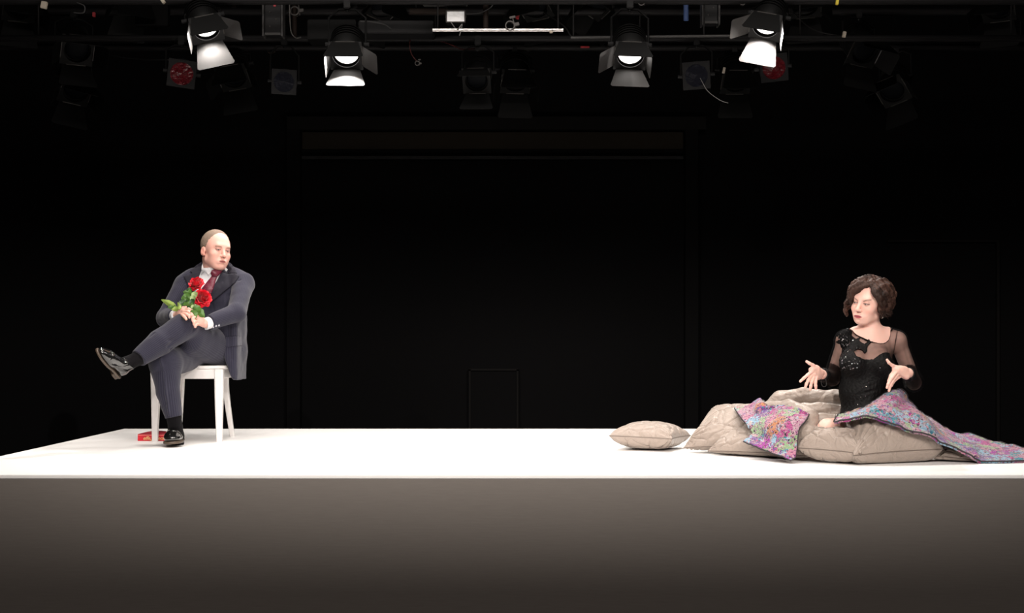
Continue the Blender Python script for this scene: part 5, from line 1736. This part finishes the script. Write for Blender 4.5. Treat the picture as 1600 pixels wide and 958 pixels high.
for _ in range(190):
    x = 1311 + abs(rq.normal()) * 16; y = 515 + rq.random() * 65
    if x < 1385: SQ.append((x, y))
SQ += [(1314, 512.5), (1325, 512), (1347, 595), (1357.5, 597.5), (1347.5, 605), (1350, 605), (1353, 604), (1326, 599), (1322, 619), (1335, 617), (1345, 621), (1352, 619), (1361, 629), (1327, 640), (1340, 632), (1375, 575), (1312, 625), (1366, 612), (1333, 652)]
BM = MB()
for i, (x, y) in enumerate(SQ):
    if in_poly(np.array([[x, y]]), BOD)[0] > -1.0: continue
    d = Vector(tuple(W(x, y, 1) - np.array([0, 0, CZ]))); h = BB.ray_cast(Vector((0, 0, CZ)), d.normalized())
    if h[0] is None: continue
    p = np.array(h[0]); r_ = .0014 + .0012 * rq.random()
    nn = np.array([rq.normal() * .5, -1.0, rq.normal() * .5 + .5]); nn /= np.linalg.norm(nn); e1 = np.cross(nn, [0, 0, 1.0]); e1 /= np.linalg.norm(e1); e2 = np.cross(nn, e1)
    p = p + np.array([0, -.0015, 0])
    ring = [p + r_ * (e1 * math.cos(q) + e2 * math.sin(q)) for q in np.linspace(0, 2 * PI, 7)[:-1]]
    BM.add(ring + [p + nn * .0012] + [p - nn * .0008], [(0, 1, 6), (1, 2, 6), (2, 3, 6), (3, 4, 6), (4, 5, 6), (5, 0, 6), (1, 0, 7), (2, 1, 7), (3, 2, 7), (4, 3, 7), (5, 4, 7), (0, 5, 7)])
sq = BM.build('sequins', M['sequin'], bod); sq['kind'] = 'stuff'; sq['label'] = 'scattered silver sequins'
# cuff frills and the hanging loop at her right wrist
for e, w_ in ((E_R, R_R), (E_L, R_L)):
    d = (w_ - e) / np.linalg.norm(w_ - e); fc_ = Field(w_ - .09, w_ + .07, .0035)
    fc_.add(cone(w_ - d * .030, w_ - d * .006, .036, .031, cut=True))
    V, Q = fc_.mesh(); N = normals(V, Q); V = V + N * (vnoise(V, 40, 3, 2) * .003)[:, None]
    mk('cuff', V, Q, M['lace_black'], sheer)
lp = [W(1284, 590, 6.50), W(1283, 597, 6.49), W(1285, 603, 6.49), W(1288, 604.5, 6.49), W(1291, 602, 6.49), W(1291, 596, 6.50), W(1289, 591, 6.51)]
mb = MB(); mb.tube(catmull(lp, 24), .0013, 6); mb.build('wrist_loop', M['black_cable'], sheer, smooth=True)

# ================================================================== CUSHIONS, DUVET, THROWS
def satin(name, c):
    m = pm(name, c, 0.40, spec=0.4, sheen=0.15)
    nt = m.node_tree; b = nt.nodes['Principled BSDF']
    tc = nt.nodes.new('ShaderNodeTexCoord'); n = nt.nodes.new('ShaderNodeTexNoise'); n.inputs['Scale'].default_value = 13; n.inputs['Detail'].default_value = 4; n.inputs['Distortion'].default_value = 2.2
    bp = nt.nodes.new('ShaderNodeBump'); bp.inputs['Strength'].default_value = 0.55; bp.inputs['Distance'].default_value = 0.014
    nt.links.new(tc.outputs['Object'], n.inputs['Vector']); nt.links.new(n.outputs['Fac'], bp.inputs['Height']); nt.links.new(bp.outputs['Normal'], b.inputs['Normal'])
    return m


M['taupe'] = satin('taupe_satin', (0.30, 0.245, 0.208))
M['taupe_seam'] = pm('taupe_piping', (0.15, 0.118, 0.098), 0.6)


def knit_mat():
    """multicoloured knit: soft patches of pink, violet, turquoise, pale blue, orange, green with dark flecks"""
    m = pm('multicolour_knit', (0.5, 0.3, 0.4), 0.9, spec=0.15, sheen=0.3)
    nt = m.node_tree; b = nt.nodes['Principled BSDF']; N_ = nt.nodes.new; LK = nt.links.new
    tc = N_('ShaderNodeTexCoord')
    wn = N_('ShaderNodeTexNoise'); wn.inputs['Scale'].default_value = 30; wn.inputs['Detail'].default_value = 5
    vm = N_('ShaderNodeVectorMath'); vm.operation = 'SCALE'; vm.inputs['Scale'].default_value = 0.09
    va = N_('ShaderNodeVectorMath'); va.operation = 'ADD'
    LK(tc.outputs['Object'], wn.inputs['Vector']); LK(wn.outputs['Color'], vm.inputs[0]); LK(tc.outputs['Object'], va.inputs[0]); LK(vm.outputs[0], va.inputs[1])

    def ramp(src, pal, mode='CONSTANT'):
        cr = N_('ShaderNodeValToRGB'); cr.color_ramp.interpolation = mode
        e = cr.color_ramp.elements
        while len(e) < len(pal): e.new(0.5)
        for i, (p, c) in enumerate(pal): e[i].position = p; e[i].color = (*c, 1)
        LK(src, cr.inputs[0])
        return cr.outputs[0]

    def cells(scale, rnd=1.0, ch=0, mode='F1'):
        v = N_('ShaderNodeTexVoronoi'); v.feature = mode; v.inputs['Scale'].default_value = scale; LK(va.outputs[0], v.inputs['Vector'])
        sp = N_('ShaderNodeSeparateColor'); LK(v.outputs['Color'], sp.inputs[0])
        return sp.outputs[ch]

    big = ramp(cells(13), [(0.0, (0.50, 0.12, 0.30)), (0.13, (0.60, 0.28, 0.38)), (0.25, (0.22, 0.12, 0.34)), (0.36, (0.03, 0.28, 0.36)), (0.47, (0.36, 0.56, 0.72)), (0.60, (0.62, 0.30, 0.18)), (0.69, (0.42, 0.08, 0.38)), (0.76, (0.36, 0.50, 0.30)), (0.9, (0.58, 0.36, 0.44))])
    mid = ramp(cells(48, ch=1), [(0.0, (0.55, 0.08, 0.30)), (0.14, (0.62, 0.42, 0.46)), (0.28, (0.20, 0.08, 0.28)), (0.5, (0.04, 0.28, 0.34)), (0.62, (0.45, 0.60, 0.70)), (0.75, (0.62, 0.28, 0.30)), (0.88, (0.62, 0.55, 0.50))])
    fine = ramp(cells(150, ch=2), [(0.0, (0.008, 0.007, 0.012)), (0.30, (0.62, 0.34, 0.44)), (0.5, (0.10, 0.05, 0.14)), (0.62, (0.62, 0.58, 0.56)), (0.78, (0.48, 0.08, 0.28)), (0.9, (0.02, 0.02, 0.03))])

    def nfac(scale, lo, hi):
        n3 = N_('ShaderNodeTexNoise'); n3.inputs['Scale'].default_value = scale; n3.inputs['Detail'].default_value = 4; LK(tc.outputs['Object'], n3.inputs['Vector'])
        th = N_('ShaderNodeMapRange'); th.inputs[1].default_value = lo; th.inputs[2].default_value = hi; LK(n3.outputs['Fac'], th.inputs[0])
        return th.outputs[0]

    def mixc(f, a, c):
        mix = N_('ShaderNodeMix'); mix.data_type = 'RGBA'; LK(f, mix.inputs[0]); LK(a, mix.inputs[6]); LK(c, mix.inputs[7])
        return mix.outputs[2]
    c1 = mixc(nfac(30, .52, .58), big, mid)
    c2 = mixc(nfac(80, .515, .57), c1, fine)
    hs = N_('ShaderNodeHueSaturation'); hs.inputs['Saturation'].default_value = 1.12; hs.inputs['Value'].default_value = 0.62; LK(c2, hs.inputs['Color']); LK(hs.outputs[0], b.inputs['Base Color'])
    n4 = N_('ShaderNodeTexVoronoi'); n4.inputs['Scale'].default_value = 160; LK(tc.outputs['Object'], n4.inputs['Vector'])
    bp = N_('ShaderNodeBump'); bp.inputs['Strength'].default_value = 0.8; bp.inputs['Distance'].default_value = 0.006
    LK(n4.outputs['Distance'], bp.inputs['Height']); LK(bp.outputs['Normal'], b.inputs['Normal'])
    return m


M['knit'] = knit_mat()
M['binding'] = pm('dark_grey_binding', (0.03, 0.027, 0.03), 0.8)


CUSH = []


def cushion(name, label, fl, fr, bl, t, seed, cell=.075, group='quilted taupe cushions and duvet on the platform', bulge=(.0, .0), gathers=(), pinch=.10, rnd=0.0):
    """square cushion. fl, fr, bl: front left, front right and back left corners (world). t: thickness"""
    fl, fr, bl = [np.array(p, float) for p in (fl, fr, bl)]
    U, Vv = fr - fl, bl - fl
    nrm = np.cross(U, Vv); nrm /= np.linalg.norm(nrm)
    if nrm[2] < 0: nrm = -nrm
    root = empty(name, fl + (U + Vv) / 2, label, 'cushion', group)
    n = 130
    u, v = np.meshgrid(np.linspace(-1, 1, n), np.linspace(-1, 1, n))
    su, sv = np.sin(u * PI / 2), np.sin(v * PI / 2)      # denser at the rim
    f = ((1 - np.abs(su) ** 2.6).clip(0) ** .46) * ((1 - np.abs(sv) ** 2.6).clip(0) ** .46)
    W_, H_ = np.linalg.norm(U), np.linalg.norm(Vv)
    rg = np.random.default_rng(seed)
    nx, ny = max(3, int(W_ / cell)), max(3, int(H_ / cell))
    out = []
    for sg in (1, -1):
        pts = np.array([((i + .5 + .32 * rg.normal() + .5 * (j % 2)) / nx * 2 - 1, (j + .5 + .28 * rg.normal()) / ny * 2 - 1) for i in range(-1, nx + 1) for j in range(-1, ny + 1)])
        d = np.sqrt(((su[..., None] - pts[:, 0]) * W_ / 2) ** 2 + ((sv[..., None] - pts[:, 1]) * H_ / 2) ** 2)
        d.sort(axis=-1)
        ed = d[..., 1] - d[..., 0]
        crease = np.exp(-(ed / .0036) ** 2) * .0070
        puff = (1 - np.exp(-(ed / .018) ** 1.2)) * .005
        wr = .0035 * np.sin(np.arctan2(sv - 1 * np.sign(sv), su - 1 * np.sign(su)) * 22 + sg) * np.exp(-((np.abs(su) - 1) ** 2 + (np.abs(sv) - 1) ** 2) / .12)
        h = sg * (f * t / 2) + sg * (puff - crease + wr) * np.clip(f * 4, 0, 1)
        for (gu, gv, gr, ga, gf) in gathers:
            rr = np.sqrt((su - gu) ** 2 + (sv - gv) ** 2); an = np.arctan2(sv - gv, su - gu)
            h = h + sg * ga * np.sin(an * gf) * np.exp(-(rr / gr) ** 2) * np.clip(rr * 6, 0, 1) * np.clip(f * 3, 0, 1)
        uu = su * (1 - pinch * (1 - sv ** 2)); vv = sv * (1 - pinch * (1 - su ** 2))
        rc = 1 - rnd * (su ** 2 * sv ** 2) ** 1.5 * (sv > 0); uu = uu * rc; vv = vv * rc
        P_ = fl + (uu[..., None] + 1) / 2 * U + (vv[..., None] + 1) / 2 * Vv + nrm * h[..., None]
        out.append(P_.reshape(-1, 3))
    idx = np.arange(n * n).reshape(n, n)
    Qd = np.stack([idx[:-1, :-1], idx[:-1, 1:], idx[1:, 1:], idx[1:, :-1]], -1).reshape(-1, 4)
    V = np.vstack(out)
    z0 = STAGE_Z + .002
    low = V[:, 2] < z0 + .02
    V[:, 2] = np.where(low, z0 + .02 * np.exp(np.minimum((V[:, 2] - z0 - .02) / .02, 0)), V[:, 2])
    Fa = np.vstack([Qd, Qd[:, ::-1] + n * n])
    if np.dot(np.cross(U, Vv), nrm) < 0: Fa = Fa[:, ::-1]
    mk('cover', V, Fa, M['taupe'], root)
    ring = list(idx[0, :]) + list(idx[1:, -1]) + list(idx[-1, -2::-1]) + list(idx[-2:0:-1, 0])
    pts = V[ring]; mb = MB(); mb.tube(list(pts[::2]) + [pts[0]], .0028, 6, cap=False)
    for i_ in range(len(mb.v)): mb.v[i_] = (mb.v[i_][0], mb.v[i_][1], max(mb.v[i_][2], STAGE_Z + .0015))
    mb.build('piping', M['taupe_seam'], root, smooth=True)
    CUSH.append(root)
    return root


def fz(px, py, D, z=None):
    p = W(px, py, D)
    if z is not None: p[2] = z
    return p


def depth_at(py, z):
    """distance at which height z shows at row py"""
    return (CZ - z) * F / (py - HZ)


cushion('cushion', 'taupe quilted cushion lying alone at the left end of the pile', W(952, 681, 7.12), W(1050, 686, 7.00), W(985, 676, 7.45), .155, 3, gathers=((1.0, -1.0, .7, .006, 16),))
cushion('cushion', 'taupe quilted cushion leaning half upright, second from the left in the pile', W(1068, 700, 6.98), W(1190, 702, 6.82), W(1112, 634, 7.18), .16, 8, gathers=((-1.0, -.8, .8, .008, 14),), rnd=.16)
cushion('cushion', 'taupe quilted cushion lying flat in front under the left colourful throw', W(1106, 705, 6.86), W(1264, 713, 6.48), W(1128, 672, 7.0), .125, 13, gathers=((-1, -1, .6, .004, 12),))
cushion('cushion', 'biggest taupe quilted cushion in front of the woman, its corner toward the audience', W(1334, 712, 6.24), W(1474, 702, 6.40), W(1298, 668, 6.58), .32, 21, cell=.085, gathers=((-1, -1, .9, .006, 20), (-1.0, .6, .8, .009, 16)), pinch=.07)
cushion('cushion', 'gathered taupe cushion between the left throw and the biggest cushion', W(1246, 700, 6.42), W(1346, 709, 6.24), W(1260, 682, 6.54), .17, 34, cell=.12, gathers=((.9, .6, 1.1, .010, 22), (-.9, .3, .9, .006, 15)))
cushion('cushion', 'taupe cushion low on the right, under the edge of the right colourful throw', W(1452, 712, 6.44), W(1530, 721, 6.40), W(1452, 694, 6.68), .075, 55)

# crumpled duvet behind, built as one folded surface
dv = Field((1.15, 6.35, .95), (1.92, 7.15, 1.36), .0045)
dv.add(ell(fz(1248, 672, 6.82), (.20, .15, .10)))
dv.add(cone(fz(1190, 650, 6.95), fz(1222, 624, 6.90), .045, .050), .03)
dv.add(cone(fz(1218, 626, 6.92), fz(1262, 620, 6.88), .050, .040), .02)
dv.add(cone(fz(1256, 619, 6.88), fz(1316, 622, 6.82), .042, .044), .012)
dv.add(cone(fz(1248, 639, 6.78), fz(1316, 640, 6.74), .028, .032), .008)
dv.add(cone(fz(1262, 655, 6.72), fz(1316, 655, 6.70), .032, .034), .008)
dv.add(cone(fz(1190, 640, 6.78), fz(1232, 634, 6.70), .030, .036), .012)
dv.add(cone(fz(1230, 637, 6.70), fz(1264, 652, 6.54), .040, .048), .012)
dv.add(cone(fz(1264, 652, 6.54), fz(1261, 676, 6.48), .048, .044), .012)
dv.add(cone(fz(1261, 676, 6.48), fz(1216, 694, 6.60), .048, .05), .02)
dv.add(cone(fz(1262, 668, 6.60), fz(1312, 682, 6.50), .034, .030), .012)
dv.sub(rbox((1.5, 6.7, .85), (1, 1, .102)), .01)
V, Q = dv.mesh(); N = normals(V, Q)
CD = [([(1250, 612, 6.85), (1248, 622, 6.83), (1238, 630, 6.8)], .008, .010), ([(1250, 621, 6.83), (1275, 624, 6.8), (1306, 630, 6.76)], .006, .007), ([(1252, 618, 6.83), (1262, 612, 6.82), (1278, 609, 6.82)], .005, .006),
      ([(1251, 622, 6.83), (1240, 616, 6.86), (1228, 617, 6.86)], .005, .005), ([(1290, 618, 6.78), (1298, 612, 6.79), (1305, 616, 6.78)], .006, .006), ([(1252, 624, 6.82), (1262, 634, 6.78), (1270, 640, 6.75)], .006, .006),
      ([(1270, 610, 6.83), (1262, 618, 6.82)], .004, .004), ([(1282, 612, 6.80), (1276, 622, 6.79)], .004, .003), ([(1240, 650, 6.6), (1252, 640, 6.6)], .006, .003), ([(1246, 668, 6.5), (1262, 662, 6.5), (1270, 650, 6.52)], .006, .005),
      ([(1246, 676, 6.5), (1264, 668, 6.5)], .005, .004), ([(1275, 645, 6.68), (1290, 650, 6.66), (1305, 647, 6.66)], .006, .005), ([(1270, 672, 6.55), (1290, 676, 6.5), (1306, 672, 6.48)], .006, .006), ([(1280, 668, 6.55), (1296, 668, 6.5)], .005, .004),
      ([(1210, 632, 6.8), (1235, 628, 6.78)], .006, .003)]
V = creases(V, N, CD) + N * (vnoise(V, 6, 31, 1) * .005 + vnoise(V * np.array([1, 1, 2.2]), 13, 32, 1) * .0022)[:, None]
V[:, 2] = np.maximum(V[:, 2], STAGE_Z + .002)
duvet = mk('duvet', V, Q, M['taupe'])
tag(duvet, 'crumpled taupe duvet heaped left of and behind the woman', 'duvet', 'quilted taupe cushions and duvet on the platform')


def throw(label, ctrl, nu, nv, th, seed, over, floor, flip=False):
    S = patch_surface([[W(*p) for p in row] for row in ctrl], nu, nv)
    if flip: S = S[:, ::-1]
    Vf = S.reshape(-1, 3)
    if over:      # let the cloth lie on whatever is beneath it
        bv = bvh_of(*over); org = Vector((0, 0, CZ)); push = np.zeros(len(Vf))
        for i, p in enumerate(Vf):
            d = Vector(tuple(p)) - org; L_ = d.length; h = bv.ray_cast(org, d.normalized())
            if h[0] is not None: push[i] = max(0.0, L_ - (h[3] - .014))
        push = push.reshape(nv, nu)
        for _ in range(10):   # smooth the lift so that the cloth keeps its folds soft
            q = np.pad(push, 1, mode='edge'); push = np.maximum(push, (q[:-2, 1:-1] + q[2:, 1:-1] + q[1:-1, :-2] + q[1:-1, 2:]) / 4)
        dr = Vf - np.array([0, 0, CZ]); L_ = np.linalg.norm(dr, axis=1)
        Vf = Vf - dr / L_[:, None] * push.reshape(-1, 1)
        S = Vf.reshape(S.shape)
    dsp = vnoise(Vf, 7, seed, 2) * .006 + vnoise(Vf, 30, seed + 1, 2) * .0022
    root = empty('knitted_throw', Vf.mean(0), label, 'blanket', 'colourful throws on the cushions')
    o, ring, _ = thick_sheet('knit', S, th, M['knit'], root, None, dsp, floor=floor)
    mb = MB(); mb.tube(list(ring[::2]) + [ring[0]], .0042, 6, cap=False)
    mb.build('binding', M['binding'], root, smooth=True)
    return root


UNDER = [duvet] + [c for o in CUSH for c in o.children if c.name.startswith('cover')]
UNDER2 = UNDER + [bod]
# left throw over the cushions
throw('colourful knitted throw with dark edging, lying on the left cushions and the duvet', [
    [(1148, 638, 6.98), (1170, 632, 6.90), (1188, 624, 6.88), (1200, 634, 6.80), (1220, 634, 6.68), (1242, 636, 6.60), (1263, 645, 6.50)],
    [(1155, 648, 6.84), (1175, 647, 6.78), (1194, 643, 6.72), (1208, 646, 6.64), (1224, 648, 6.54), (1243, 652, 6.47), (1260, 655, 6.44)],
    [(1166, 662, 6.72), (1182, 663, 6.66), (1198, 661, 6.58), (1212, 664, 6.52), (1226, 666, 6.46), (1240, 668, 6.42), (1249, 668, 6.41)],
    [(1176, 676, 6.66), (1190, 681, 6.60), (1204, 683, 6.53), (1216, 682, 6.48), (1228, 683, 6.44), (1238, 684, 6.41), (1246, 684, 6.40)],
    [(1171, 682, 6.62), (1186, 690, 6.57), (1202, 694, 6.51), (1214, 694, 6.46), (1226, 696, 6.42), (1236, 697, 6.40), (1245, 697, 6.39)],
    [(1161, 689, 6.60), (1180, 697, 6.53), (1198, 704, 6.47), (1211, 709, 6.42), (1223, 713, 6.38), (1234, 717, 6.34), (1243, 714, 6.35)]], 110, 100, .010, 71, UNDER, STAGE_Z)
# right throw across her lap and trailing off to the right
LOW = [(1303, 659, 6.30), (1330, 655, 6.28), (1358, 653, 6.26), (1387, 661, 6.26), (1417, 673, 6.28), (1451, 683, 6.30), (1473, 695, 6.32), (1500, 706, 6.33), (1515, 714, 6.33), (1530, 722, 6.36), (1557, 724, 6.36), (1603, 722, 6.40), (1637, 721, 6.42)]
UPP = [(1311, 651, 6.46), (1350, 638, 6.50), (1386, 617, 6.54), (1408, 608, 6.62), (1417, 624, 6.70), (1435, 643, 6.80), (1460, 659, 6.92), (1483, 675, 7.02), (1500, 678, 7.06), (1516, 680, 7.06), (1550, 689, 7.00), (1592, 699, 6.76), (1613, 706, 6.62)]
rows = []
for k in range(5):
    t = k / 4.0; row = []
    for i, (a_, b_) in enumerate(zip(LOW, UPP)):
        q = [a_[j] * (1 - t) + b_[j] * t for j in range(3)]
        q[1] -= (5.0 if 2 < i < 8 else 2.5) * math.sin(PI * t)
        row.append(tuple(q))
    rows.append(row)
throw('colourful knitted throw across the lap of the woman, trailing off to the right edge', rows, 200, 90, .012, 83, UNDER2, STAGE_Z)
